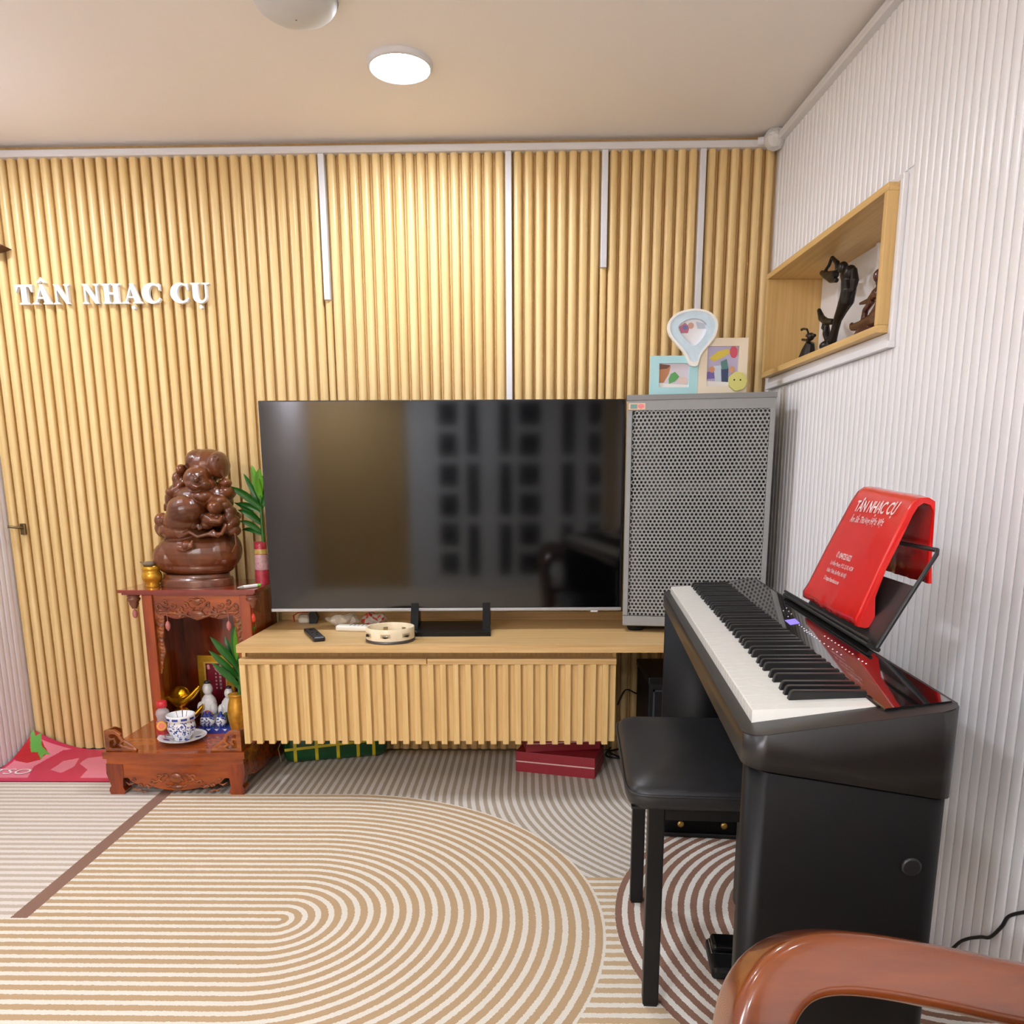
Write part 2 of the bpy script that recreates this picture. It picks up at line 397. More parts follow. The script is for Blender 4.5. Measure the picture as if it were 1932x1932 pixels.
# ================================================================== WALL LETTERING
LW = mat('letter_white', (250, 250, 250), .35)
SER = lambda x0, x1: [(x0, 0), (x1, 0), (x1, .05), (x1-.07, .09), (x0+.07, .09), (x0, .05)]
def flipz(P): return [(x, 1-z) for x, z in P][::-1]
def arcband(cx, cz, ro, ri, a0, a1, off=0., n=22, w=1., wi=1.):
    O = [(cx+w*ro*math.cos(math.radians(a0+(a1-a0)*i/n)), cz+ro*math.sin(math.radians(a0+(a1-a0)*i/n))) for i in range(n+1)]
    I = [(cx+off+wi*ri*math.cos(math.radians(a0+(a1-a0)*i/n)), cz+ri*.98*math.sin(math.radians(a0+(a1-a0)*i/n))) for i in range(n+1)]
    return O + I[::-1]
GL = {
 'T': (1.0, [[(.0, 1), (1, 1), (1, .88), (0, .88)], [(0, .9), (.02, .62), (.08, .62), (.2, .9)], [(1, .9), (.98, .62), (.92, .62), (.8, .9)], [(.34, .02), (.66, .02), (.66, .95), (.34, .95)], SER(.2, .8)]),
 'A': (1.1, [[(.42, 1), (.62, 1), (1.0, .04), (.66, .04)], [(.12, .04), (.2, .04), (.52, .86), (.47, .98)], [(.27, .28), (.8, .28), (.8, .36), (.3, .36)], SER(-.02, .34), SER(.58, 1.1)]),
 'N': (1.0, [[(.12, .04), (.22, .04), (.22, .95), (.12, .95)], [(.02, 1), (.34, 1), (.94, .0), (.72, .0), (.1, .9)], [(.78, 0), (.88, 0), (.88, .96), (.78, .96)], SER(0, .36), flipz(SER(.64, 1.0))]),
 'H': (1.05, [[(.12, .03), (.40, .03), (.40, .97), (.12, .97)], [(.66, .03), (.94, .03), (.94, .97), (.66, .97)], [(.35, .46), (.7, .46), (.7, .56), (.35, .56)], SER(0, .5), SER(.56, 1.06), flipz(SER(0, .5)), flipz(SER(.56, 1.06))]),
 'C': (1.05, [arcband(.55, .5, .52, .40, 52, 308, .12, 26, 1.05, .72), [(.86, .98), (.97, .98), (.97, .64), (.91, .64)], [(.86, .03), (.99, .22), (.94, .28), (.8, .12)]]),
 'U': (1.0, [[(.1, .3), (.40, .3), (.40, .97), (.1, .97)], [(.78, .3), (.88, .3), (.88, .97), (.78, .97)], arcband(.49, .34, .36, .22, 180, 360, .1, 18, 1.08, .85), flipz(SER(0, .5)), flipz(SER(.62, 1.04))]),
}
sg = thing('wall_lettering', PY(218, 577, D-.02), 0, 'raised white letters spelling TÂN NHẠC CỤ on the slatted wall', 'sign')
zb = 1.6605; LH = .066
def wx(cx): return -1.807 + (cx/3.22-40)*(.676/355)
for ch, a, c, acc in (('T', 115, 220, ''), ('A', 216, 338, '^'), ('N', 345, 447, ''), ('N', 518, 625, ''), ('H', 640, 750, ''), ('A', 760, 884, '.'), ('C', 878, 998, ''), ('C', 1050, 1167, ''), ('U', 1174, 1284, '.')):
    x0, x1 = wx(a), wx(c); wgl, polys = GL[ch]; b = B(); e = 0
    for P in polys:
        b.prism([(x0+(x1-x0)*u/wgl, zb+LH*v) for u, v in P], D-.034-e, D-.0185, 'y'); e += .0001
    if acc == '^':
        m = (x0+x1)/2; b.prism([(m-.017, zb+LH*1.08), (m, zb+LH*1.36), (m+.017, zb+LH*1.08), (m+.008, zb+LH*1.08), (m, zb+LH*1.2), (m-.008, zb+LH*1.08)], D-.034, D-.0185, 'y')
    if acc == '.':
        m = (x0+x1)/2; b.prism([(m+.0062*math.cos(k*math.pi/8), zb-.0135+.0062*math.sin(k*math.pi/8)) for k in range(16)], D-.034, D-.0185, 'y')
    obj('letter', b, LW, sg)
# latch on the hidden door at the left end of the slatted wall
c = PY(38, 998, D-.03)
t = thing('door_latch', c, 0, 'small brass latch on the slatted wall near the left corner', 'latch'); BR = mat('aged_brass', (120, 104, 74), .35, metal=.9)
b = B(); b.box(c+V3((-.002, 0, -.022)), c+V3((.018, .012, .020)), .003); obj('plate', b, BR, t)
b = B(); b.tube([c+V3((.010, .004, .004)), c+V3((.006, -.020, .006)), c+V3((-.030, -.022, .010))], .005, 8); obj('lever', b, BR, t)
# tip of a carved bracket at the left edge
c = PY(4, 466, D-.05)
t = thing('wall_bracket', c, 0, 'pointed dark wooden bracket tip at the left picture edge', 'bracket'); DW = mat('dark_wood', (86, 48, 28), .4)
b = B(); b.prism([(c.x-.09, c.z-.022), (c.x-.09, c.z+.026), (c.x-.01, c.z+.012), (c.x+.014, c.z), (c.x-.012, c.z-.008)], c.y-.02, D-.0185, 'y'); obj('bracket_arm', b, DW, t)
b = B(); b.box((c.x-.10, c.y-.03, c.z-.05), (c.x-.085, D-.0185, c.z+.05), .004); obj('bracket_plate', b, DW, t)

# ================================================================== NICHE IN THE RIGHT WALL
ni = thing('display_niche', (wallx(2.48), 2.48, NZ0), 0, 'oak-framed open niche in the white wall holding figurines', 'shelf')
def nb(name, x0, x1, y0, y1, z0, z1, m, bev=.0015):
    b = B(); b.box((x0, y0-D, z0), (x1, y1-D, z1), bev); b.xf(M); return obj(name, b, m, ni)
FR, BK, TH = -.038, .150, .018
OAKY = wood('oak_niche', (206, 168, 104), (224, 188, 124), 'y', 70, .03, .42)
nb('bottom_board', FR, BK, NY0, NY1, NZ0, NZ0+TH, OAKY); nb('top_board', FR, BK, NY0, NY1, NZ1-TH, NZ1, OAKY)
OAKS = wood('oak_niche_side', (204, 166, 102), (222, 186, 122), 'z', 70, .03, .42)
nb('side_board', FR, BK, NY0, NY0+TH, NZ0+TH, NZ1-TH, OAKS); nb('side_board', FR, BK, NY1-TH, NY1, NZ0+TH, NZ1-TH, OAKS)
nb('back_panel', BK-.002, BK+.008, NY0+TH, NY1-TH, NZ0+TH, NZ1-TH, WHITE, 0)
for i in range(3): nb('back_rib', BK-.012, BK-.003, NY0+.15+i*.26, NY0+.165+i*.26, NZ0+TH, NZ1-TH, WHITE)
nb('moulding', -.020, 0, NY0-.022, NY1+.010, NZ0-.038, NZ0-.022, WHITE); nb('moulding', -.012, 0, NY0-.016, NY1+.006, NZ0-.022, NZ0-.001, WHITE)
nb('moulding', -.012, 0, NY0-.020, NY0-.001, NZ0-.022, NZ1+.012, WHITE); nb('moulding', -.012, 0, NY0-.016, NY1+.006, NZ1+.001, NZ1+.016, WHITE)
# ================================================================== TELEVISION SHELF AND CABINET
SZ = .525
sh = thing('television_shelf', (-.04, 2.955, .50), 0, 'long light-oak wall shelf carrying the television and loudspeaker', 'shelf')
b = B(); b.prism([(-.937, 2.455), (wallx(2.455)-.010, 2.455), (wallx(2.9)-.010, 2.955), (-.937, 2.955)], .500, SZ, 'z'); obj('board', b, OAKX, sh)
b = B(); b.box((-.935, 2.935, SZ), (.80, 2.955, SZ+.030), .001); obj('back_board', b, OAKX, sh)
cb = thing('hanging_cabinet', (-.328, 2.95, .19), 0, 'low wall-hung oak cabinet with slatted drawer fronts under the shelf', 'cabinet')
b = B(); b.box((-.943, 2.518, .192), (-.931, 2.953, .498)); b.box((.275, 2.518, .192), (.287, 2.953, .498)); b.box((-.931, 2.53, .192), (.275, 2.953, .204)); b.box((-.931, 2.532, .44), (.275, 2.544, .498)); obj('body', b, OAKZ, cb)
SLF = B(); SLF.box((-.0098, -.018, .186), (.0098, 0, .456), .0012, 1); SLFm = mesh_of(SLF, OAKZ, 'slat')
for xa, xb in ((-.940, -.3285), (-.3265, .284)):
    b = B(); b.box((xa, 2.496, .192), (xb, 2.514, .456)); dr = obj('drawer', b, OAKZ, cb)
    b = B(); b.box((xa, 2.477, .456), (xb, 2.514, .4745), .0015); obj('top_rail', b, OAKX, dr)
    n = 15; p = (xb-xa-.0196)/(n-.4)
    for i in range(n):
        x = xa+.0098+i*p
        if x > xb-.0098: break
        inst('slat', SLFm, dr, (x+.328, 2.496-2.95, -.19))

# ================================================================== TELEVISION
tv = thing('television', (-.287, 2.7236, SZ), .0189, 'large flat black television standing on the oak shelf', 'television')
Z0, Z1, HW = .068, .778, .6125
SCR = mat('television_glass', (4, 4, 5), .07, spec=.42)
BEZ = mat('television_bezel', (14, 14, 15), .35)
b = B(); b.box((-HW, 0, Z0), (HW, .022, Z1), .002); b.box((-.42, .022, Z0+.05), (.42, .055, Z0+.42), .012); obj('casing', b, BEZ, tv, True)
b = B(); b.face([(-HW+.004, -.0006, Z0+.012), (HW-.004, -.0006, Z0+.012), (HW-.004, -.0006, Z1-.004), (-HW+.004, -.0006, Z1-.004)]); obj('screen', b, SCR, tv, True)
b = B(); b.box((-HW, -.003, Z0-.001), (HW, .006, Z0+.010), .002); obj('chin_strip', b, mat('silver_strip', (176, 178, 182), .35, metal=.6), tv, True)
b = B(); b.box((.505, -.004, Z0-.006), (.530, .010, Z0-.001), .001); obj('status_light', b, mat('sensor_white', (220, 220, 220), .4), tv, True)
STB = mat('stand_black', (10, 10, 11), .35, spec=.25)
b = B(); b.prism([(-.118, -.125), (.158, -.125), (.150, .105), (-.130, .105)], .0, .014, 'z'); obj('stand_base', b, STB, tv, True)
for s in (-1, 1):
    x = .016+s*.125
    b = B(); b.prism([(-.045, .012), (.055, .012), (.045, .12), (.012, .12)], x-.013, x+.013, 'x'); obj('stand_neck', b, STB, tv, True)

# ================================================================== LOUDSPEAKER
sp = thing('loudspeaker', (.558, 2.665, SZ), -.15, 'big grey loudspeaker with perforated front grille beside the television', 'loudspeaker')
GREY = mat('speaker_grey', (146, 148, 147), .45, vary=.05, vscale=30); GREYL = mat('speaker_grille', (150, 152, 150), .4); DGREY = mat('speaker_dark', (26, 26, 27), .6)
W2, ZB, ZT = .2335, .022, .784
b = B(); b.prism([(-W2, .004), (W2, .004), (W2, .03), (.175, .245), (-.175, .245), (-W2, .03)], ZB, ZT-.016, 'z')
fr = [f for f in b.bm.faces if abs(f.normal.y) > .9 and all(v.co.y < .01 for v in f.verts)]
obj('cabinet', b, DGREY, sp, True)
b = B()   # front frame
b.box((-W2, -.018, ZB), (W2, .004, ZB+.036), .004); b.box((-W2, -.018, ZT-.050), (W2, .004, ZT-.016), .002)
b.box((-W2, -.018, ZB+.034), (-W2+.017, .004, ZT-.048), .002); b.box((W2-.017, -.018, ZB+.034), (W2, .004, ZT-.048), .002)
obj('front_frame', b, GREY, sp, True)
b = B(); b.prism([(-W2-.002, -.020), (W2+.002, -.020), (W2+.002, .03), (.177, .247), (-.177, .247), (-W2-.002, .03)], ZT-.016, ZT, 'z'); obj('top_cap', b, mat('speaker_cap', (132, 133, 132), .5), sp, True)
b = B(); b.box((-W2+.001, -.0185, ZB+.0355), (W2-.001, -.0165, ZB+.0368)); obj('seam', b, DGREY, sp, True)
# perforated grille: hexagonal cells with round holes
b = B(); pit = .01345; hr = .0049; RR = pit/math.sqrt(3); gx, gz0, gz1 = W2-.016, ZB+.034, ZT-.046
nr = int((gz1-gz0)/(pit*math.sqrt(3)/2)); nc = int(2*gx/pit)
for j in range(nr):
    for i in range(nc):
        cx = -gx + (i+.5+.5*(j % 2))*pit + .002; cz = gz0 + (j+.6)*pit*math.sqrt(3)/2
        if cx > gx: continue
        O = [b.bm.verts.new((cx+RR*math.cos(math.radians(30+60*k)), -.0175, cz+RR*math.sin(math.radians(30+60*k)))) for k in range(6)]
        I = [b.bm.verts.new((cx+hr*math.cos(math.radians(30+60*k)), -.0175, cz+hr*math.sin(math.radians(30+60*k)))) for k in range(6)]
        Q = [b.bm.verts.new((v.co.x, -.0155, v.co.z)) for v in I]
        for k in range(6):
            l = (k+1) % 6
            b.bm.faces.new((O[k], O[l], I[l], I[k])); b.bm.faces.new((I[k], I[l], Q[l], Q[k]))
obj('grille', b, GREYL, sp, True)
b = B(); b.box((-gx, -.004, gz0), (gx, .003, gz1)); obj('baffle', b, mat('baffle_grey', (74, 75, 73), .7), sp, True)
b = B(); b.lathe([(.185, -.0045), (.180, -.0075), (.165, -.0050), (.06, -.0046), (.001, -.0046)], (0, 0, 0), 48, cap=False); b.xf(Matrix.Translation((0, 0, .285)) @ Matrix(((1, 0, 0, 0), (0, 0, 1, 0), (0, 1, 0, 0), (0, 0, 0, 1)))); obj('woofer', b, mat('cone_black', (13, 13, 13), .7), sp, True)
b = B(); b.prism([(x*.125, .615 + z*.11) for x, z in [(math.copysign(abs(math.cos(a*math.pi/16))**.7, math.cos(a*math.pi/16)), math.copysign(abs(math.sin(a*math.pi/16))**.7, math.sin(a*math.pi/16))) for a in range(32)]], -.0062, -.0041, 'y'); obj('horn', b, mat('horn_black', (10, 10, 10), .7), sp, True)
for s in (-1, 1):
    b = B(); b.prism([(s*.165, .50), (s*.215, .55), (s*.215, .44)], -.006, -.0041, 'y'); obj('port', b, MATS['horn_black'], sp, True)
for x in (-.19, .17):
    for y in (.02, .20):
        b = B(); b.lathe([(.020, 0), (.024, .008), (.026, .0225)], (x*(1 if y < .1 else .75), y+.012, 0), 16, squash=(1.2, 1)); obj('foot', b, BLACKM, sp, True)
b = B(); b.box((-W2+.004, -.0192, ZT-.046), (-W2+.058, -.018, ZT-.026)); st = obj('sticker', b, mat('sticker_cream', (226, 190, 160), .4), sp, True)
b = B(); b.box((-W2+.010, -.0196, ZT-.043), (-W2+.032, -.0192, ZT-.029)); obj('sticker_print', b, mat('sticker_green', (110, 150, 140), .4), st, True)
b = B(); b.disc((-W2+.044, -.0196, ZT-.036), .0075, 14, (0, -1, 0), (1.4, 1)); obj('sticker_print', b, mat('sticker_pink', (226, 130, 130), .4), st, True)

# ================================================================== BLACK CABINET SPEAKER UNDER THE SHELF
sw = thing('subwoofer', (.60, 2.74, 0), 0, 'black box on the floor under the shelf behind the piano', 'subwoofer')
zt = PY(1228, 1292, 2.63).z
b = B(); b.box((.415, 2.64, .012), (.83, 2.93, zt), .004); obj('body', b, BLACKM, sw)
b = B(); b.box((.412, 2.632, zt), (.833, 2.935, zt+.025), .004); obj('top_plate', b, BLACK, sw)
for lo, hi in (((.43, 2.634, .04), (.436, 2.641, zt-.02)), ((.43, 2.634, zt-.026), (.815, 2.641, zt-.02)), ((.809, 2.634, .04), (.815, 2.641, zt-.02)), ((.43, 2.634, .04), (.815, 2.641, .046))):
    b = B(); b.box(lo, hi); obj('grille_edge', b, mat('edge_grey', (60, 64, 68), .4), sw)
for x in (.45, .79):
    for y in (2.67, 2.90):
        b = B(); b.lathe([(.018, 0), (.018, .0125)], (x, y, 0), 12); obj('foot', b, BLACKM, sw)

# ================================================================== PIANO
PA = .0923
pi = thing('digital_piano', (.2825, .9631, 0), -PA, 'slim black digital piano with white keys along the right wall', 'piano')
PBODY = mat('piano_body', (13, 13, 14), .38, spec=.6); GLOSS = mat('piano_gloss', (5, 5, 6), .03, spec=.6, coat=.6)
tz = lambda x: .7255 + (x+.013)*.172 if x > -.013 else .7255
bz = lambda x: .686 - (x+.013)*.135
PB = .650
out = []
XA, XB_, YA, YE, rc = -.016, .232, -.052, 1.277, .026
for k, (cx, cy) in enumerate(((XB_-rc, YE-rc), (XA+rc, YE-rc), (XA+rc, YA+rc), (XB_-rc, YA+rc))):
    for i in range(7):
        a = math.pi/2*(k+i/6); out.append((cx+rc*math.cos(a), cy+rc*math.sin(a)))
def solid(outline, top, bot, smooth=True):
    b = B(); T = [b.bm.verts.new((x, y, top(x, y))) for x, y in outline]; Bt = [b.bm.verts.new((x, y, bot(x, y))) for x, y in outline]
    f1 = b.bm.faces.new(T); f2 = b.bm.faces.new(Bt[::-1]); n = len(T)
    for i in range(n): b.bm.faces.new((T[i], Bt[i], Bt[(i+1) % n], T[(i+1) % n])).smooth = smooth
    es = [e for e in f1.edges]
    bmesh.ops.bevel(b.bm, geom=es, offset=.0016, segments=2, affect='EDGES')
    return b
obj('body', solid(out, lambda x, y: tz(x), lambda x, y: bz(x)), PBODY, pi, True)
# white keys
KW = 1.225/52; IV = mat('key_white', (238, 238, 230), .25, coat=.3); EB = mat('key_black', (16, 16, 17), .33)
b = B(); b.prism([(0, .712), (0, .7435), (.0015, .745), (.150, .7540), (.150, .712)], .0008, KW-.0008, 'y'); WK = mesh_of(b, IV, 'white_key')
b = B()
prof = [(.052, .745), (.0555, .7585), (.0585, .7605), (.150, .7625), (.150, .745)]
A = [(x, -.0068 if z < .75 else -.0052, z) for x, z in prof]; C_ = [(x, .0068 if z < .75 else .0052, z) for x, z in prof]
va = [b.bm.verts.new(p) for p in A]; vc = [b.bm.verts.new(p) for p in C_]
b.bm.faces.new(va); b.bm.faces.new(vc[::-1])
for i in range(5): b.bm.faces.new((va[i], vc[i], vc[(i+1) % 5], va[(i+1) % 5]))
bmesh.ops.bevel(b.bm, geom=[e for e in b.bm.edges if any(v.co.z > .75 for v in e.verts)], offset=.0009, segments=2, affect='EDGES')
BK_ = mesh_of(b, EB, 'black_key')
for i in range(52): inst('white_key', WK, pi, (0, i*KW, 0))
for i in range(52):
    if i % 7 in (1, 2, 3, 5, 6) and i < 51:
        off = {1: -.002, 2: 0, 3: .002, 5: -.0018, 6: .0018}[i % 7]
        inst('black_key', BK_, pi, (0, (i+1)*KW+off, 0))
# glossy touch panel behind the keys
pz = lambda x: .7560 + (x-.151)*.155
b = B(); b.prism([(.1510, .745), (.1510, pz(.151)), (.1525, pz(.1525)+.0012), (.226, pz(.226)+.0012), (.2275, pz(.2275)), (.2275, .745)], -.022, 1.247, 'y'); pn = obj('glossy_panel', b, GLOSS, pi, True)
b = B(); b.box((.1485, -.003, .745), (.1508, 1.228, .7562)); obj('felt_strip', b, mat('felt_dark', (40, 10, 12), .9), pi, True)
LED = mat('icon_white', (235, 235, 245), .4, emis=1.2); PUR = mat('icon_violet', (110, 96, 190), .4, emis=.8)
def onpanel(px, py):      # pixel -> point on the sloping panel, in the piano's frame
    Mi = PM[pi.name].inverted(); o = Mi @ EYEP; d = (Mi.to_3x3() @ ray(px, py))
    k = .155; t = (pz(.151)+.0016 - .151*k + k*o.x - o.z)/(d.z - k*d.x); p = o + d*t
    return p
b = B()
dots = [(1478, 1152), (1484, 1147), (1488, 1153), (1493, 1158), (1487, 1163)] + [(1508+i*4.5, 1179+i*3.3) for i in range(6)] + [(1518+i*4.6, 1190+i*2.8) for i in range(6)] + [(1547+i*8, 1209+i*5.2) for i in range(6)] + [(1556+i*6.6, 1200+i*4.2) for i in range(9)] + [(1620+i*7, 1243+i*4.4) for i in range(3)]
for q in dots:
    p = onpanel(*q); b.disc(p, .0013, 6, (-.13, 0, 1))
ic = obj('touch_icons', b, LED, pi, True, kind='stuff')
q = [onpanel(*a) for a in ((1480, 1170), (1500, 1167), (1510, 1176), (1491, 1179))]
b = B(); b.face(q); obj('display', b, PUR, pi, True)
# music rest
PLB = mat('rest_black', (26, 26, 27), .45)
dl = Vector((.045, 0, .090)).normalized(); nl = Vector((-dl.z, 0, dl.x))
base = Vector((.238, 0, .774))
def restp(u, y, o=0.): p = base + dl*u + nl*o; return (p.x, y, p.z)
b = B()
for o0, o1, u0, u1, ya, yb in ((0, -.004, 0, .106, .285, .700),):
    vs = [b.bm.verts.new(restp(u, y, o)) for o in (o0, o1) for u, y in ((u0, ya), (u1, ya), (u1, yb), (u0, yb))]
    for f in ((0, 1, 2, 3), (7, 6, 5, 4), (0, 4, 5, 1), (1, 5, 6, 2), (2, 6, 7, 3), (3, 7, 4, 0)): b.bm.faces.new([vs[i] for i in f])
mr = obj('music_rest', b, PLB, pi, True)
b = B(); b.tube([restp(-.004, .280, .003), restp(-.004, .866, .003)], 1, 12, flat=(.012, .004), up=tuple(dl)); obj('ledge', b, PLB, mr, True)
b = B(); b.tube([restp(.003, .280, .014), restp(.003, .866, .014)], .003, 8); obj('ledge_lip', b, PLB, mr, True)
for y in (.36, .65):
    b = B(); b.tube([(.2285, y, .750), (.231, y, .762), restp(-.004, y, .0)], 1, 8, flat=(.006, .003)); obj('clip', b, PLB, mr, True)
b = B(); b.tube([restp(-.002, .275), restp(.10, .274), restp(.162, .272), restp(.168, .278), restp(.168, .690), restp(.162, .696), restp(.10, .697), restp(-.002, .698)], .0036, 8); obj('wire_frame', b, PLB, mr, True)
# knobs of the connector at the far end
for px, py in ((1338, 1100), (1364, 1096)):
    p = onpanel(px, py+6); b = B(); b.lathe([(.006, 0), (.006, .010)], (p.x*.0+.10+(px-1338)*.0016, 1.262, tz(.12)-.001), 10); obj('socket_knob', b, BLACK, pi, True)
# ---- stand
ps = thing('piano_stand', (.2825, .9631, 0), -PA, 'black panel stand under the digital piano', 'stand')
SIDE = mat('stand_panel', (8, 8, 9), .5, spec=.25)
def panel_outline(y0, y1):
    o = []; r = .024; xa, xb = -.010, .229
    for k, (cx, cy) in enumerate(((xb-r, y1-.006), (xa+r, y1-.006), (xa+r, y0+r), (xb-r, y0+r))):
        rr = .006 if k < 2 else r
        if k < 2: cx = (xb-.006) if k == 0 else (xa+.006)
        for i in range(6):
            a = math.pi/2*(k+i/5); o.append((cx+rr*math.cos(a), cy+rr*math.sin(a)))
    return o
for y0, y1, nm in ((-.046, -.004, 0), (1.232, 1.268, 1)):
    o = panel_outline(y0, y1) if nm == 0 else [(-.010, y0), (.229, y0), (.229, y1), (-.010, y1)]
    sd = obj('side_panel', solid(o, lambda x, y: bz(x)-.0035, lambda x, y: .012), SIDE, ps, True)
    b = B(); b.box((-.03, y0-.004 if nm else y0, 0), (.25, y1+.012 if nm == 0 else y1, .014), .003); obj('foot_rail', b, BLACK, sd, True)
    if nm:
        for x in (.054, .179):
            b = B(); b.lathe([(.010, 0), (.010, .003), (.0045, .004)], (x, y0, .040), 14, axis=(0, -1, 0)); obj('bolt', b, mat('brass_bolt', (170, 140, 80), .3, metal=1), sd, True)
    else:
        b = B(); b.lathe([(.012, 0), (.012, .002), (.009, .003)], (.190, y0, .565), 16, axis=(0, -1, 0)); obj('screw_cap', b, mat('cap_dark', (16, 16, 17), .4), sd, True)
b = B(); b.box((.205, -.004, .28), (.221, 1.232, .640), .001); obj('back_panel', b, SIDE, ps, True)
# ---- pedal
c = PZ(1372, 1836, 0)
pd = thing('sustain_pedal', (c.x+.022, c.y+.042, 0), -PA, 'small black sustain pedal with chrome edge on the carpet', 'pedal')
b = B(); b.box((-.055, -.075, 0), (.10, .045, .030), .010, 3); obj('housing', b, BLACK, pd, True)
b = B(); b.box((-.048, -.02, .033), (.10, .030, .050), .008, 3); obj('lever', b, mat('pedal_black', (12, 12, 13), .2), pd, True)
b = B(); b.box((-.050, -.024, .030), (.10, .033, .0335), .001); obj('chrome_edge', b, CHROME, pd, True)

# ================================================================== BENCH
be = thing('piano_bench', (.385, 1.612, 0), -.065, 'black padded piano bench with square legs', 'bench')
LEA = mat('black_leather', (27, 27, 29), .42, bump=.12, bscale=500)
hw, hl = .186, .240
def cushion(u, v):
    a = 2*math.pi*u; e = .18
    cx = math.copysign(abs(math.cos(a))**e, math.cos(a)); cy = math.copysign(abs(math.sin(a))**e, math.sin(a))
    prof = [(.955, .428), (.985, .430), (1., .438), (1., .452), (.985, .464), (.94, .472), (.80, .482), (.5, .489), (.2, .491), (.0, .491)]
    k, z = prof[round(v*9)]
    return (cx*hw*k, cy*hl*k, z)
b = B(); b.grid(cushion, 64, 10, closed_u=True); b.box((-hw*.95, -hl*.95, .426), (hw*.95, hl*.95, .430)); cu = obj('cushion', b, LEA, be, True)
b = B(); R_ = [cushion(k/64, 3/9) for k in range(65)]; b.tube([(x*1.003, y*1.003, z+.005) for x, y, z in R_], .003, 6, cap=False); obj('piping', b, LEA, cu, True)
for sx in (-1, 1):
    for sy in (-1, 1):
        b = B(); b.box((sx*.128-.0155, sy*.2-.0155, .004), (sx*.128+.0155, sy*.2+.0155, .428), .002); lg = obj('leg', b, BLACK, be, True)
        b = B(); b.box((sx*.128-.013, sy*.2-.013, 0), (sx*.128+.013, sy*.2+.013, .006)); obj('glide', b, BLACKM, lg, True)
for s in (-1, 1):
    b = B(); b.box((-.113, s*.2-.011, .398), (.113, s*.2+.011, .428)); obj('apron', b, BLACK, be, True)
    b = B(); b.box((s*.128-.011, -.185, .398), (s*.128+.011, .185, .428)); obj('apron', b, BLACK, be, True)
# ================================================================== RED BAG ON THE MUSIC REST
bo = PM[pi.name] @ Vector((.238, .53, .790))
bag = thing('shopping_bag', bo, -PA, 'glossy red shopping bag folded over the music rest of the piano', 'bag')
RED = mat('red_plastic', (214, 22, 18), .22, coat=.25, vary=.12, vscale=9)
prof = [(.018, .006), (.004, .0), (-.010, .002), (-.012, .014), (-.004, .032), (.0035, .052), (.020, .10), (.038, .15), (.055, .195), (.064, .213), (.074, .221), (.086, .222), (.096, .215), (.101, .20), (.102, .16), (.103, .12), (.104, .072), (.100, .072), (.099, .12), (.098, .15), (.095, .196), (.090, .209), (.080, .213), (.071, .206), (.063, .190), (.046, .145), (.028, .098), (.014, .05)]
b = B(); NYB = 26
rows = []
for i, (x, z) in enumerate(prof):
    row = []
    for j in range(NYB+1):
        t = z/.222; y0 = -.180 + .004*t; y1 = .180 - .068*t
        if 13 <= i <= 19: y0 += .012; y1 -= .01
        y = y0 + (y1-y0)*j/NYB
        a = mnoise.noise(Vector((x*14, y*14, z*14)))*.5 + mnoise.noise(Vector((x*45, y*45+7, z*30)))*.25
        amp = .006 if (i < 5 or i > 11) else .0026; a += .35*abs(mnoise.noise(Vector((z*9, y*60-z*25, 3))))
        row.append(b.bm.verts.new((x + a*amp, y + a*.002, (z + (a*.002 if i > 0 else 0))*(1.03-.075*t*(1-j/NYB)))))
    rows.append(row)
n = len(rows)
for i in range(n):
    for j in range(NYB):
        b.bm.faces.new((rows[i][j], rows[(i+1) % n][j], rows[(i+1) % n][j+1], rows[i][j+1])).smooth = True
for j in (0, NYB): b.bm.faces.new([r[j] for r in rows])
obj('bag_sheet', b, RED, bag, True)
TXT = mat('print_white', (245, 225, 225), .35)
dB_ = Vector((.347, 0, .938)).normalized(); nB = Vector((-dB_.z, 0, dB_.x))
def bagtext(body, u, y, size, shear=.25, sx=1., bold=0.):
    me = text_mesh(body, size, .0001, 'CENTER', shear, TXT, bold)
    o_ = Vector((.0035, 0, .052)) + dB_*(u-.055) + nB*.0018; o_.y = y
    Mx = Matrix(((0, dB_.x, nB.x, o_.x), (-1, 0, 0, o_.y), (0, dB_.z, nB.z, o_.z), (0, 0, 0, 1)))
    me.transform(Mx @ Matrix.Diagonal((sx, 1, 1, 1)))
    for v in me.vertices:      # lay the print on the sheet
        y_, z_ = v.co.y, v.co.z; zz = z_
        for _ in range(4):
            t = zz/.222; jf = (y_-(-.180+.004*t))/((.180-.068*t)-(-.180+.004*t)); zz = z_/(1.03-.075*t*(1-jf))
        q = prof[4:12]
        for (xa, za), (xb, zb_) in zip(q[:-1], q[1:]):
            if za <= zz <= zb_ or (zb_ == q[-1][1] and zz > zb_): v.co.x = xa+(xb-xa)*min(1, (zz-za)/(zb_-za)) - .0030; break
    obj('lettering', me, TXT, bag, True)
bagtext('TÂN NHẠC CỤ', .203, -.030, .030, .1, .98, .0006)
bagtext('Âm Sắc Thương Hiệu Việt', .178, -.018, .017, .2, .92, .0003)
bagtext('✆ 0947251622', .106, .012, .0150, .1, .95, .0004)
bagtext('Lê Hồng Phong, P.12, Q.10, HCM', .089, .004, .0105, .15, .95, .0002)
bagtext('Khâm Thiên, Ba Đình, Hà Nội', .074, .016, .0105, .15, .95, .0002)
bagtext('○ https://tannhaccu.vn', .058, .026, .0105, .15, 1., .0002)

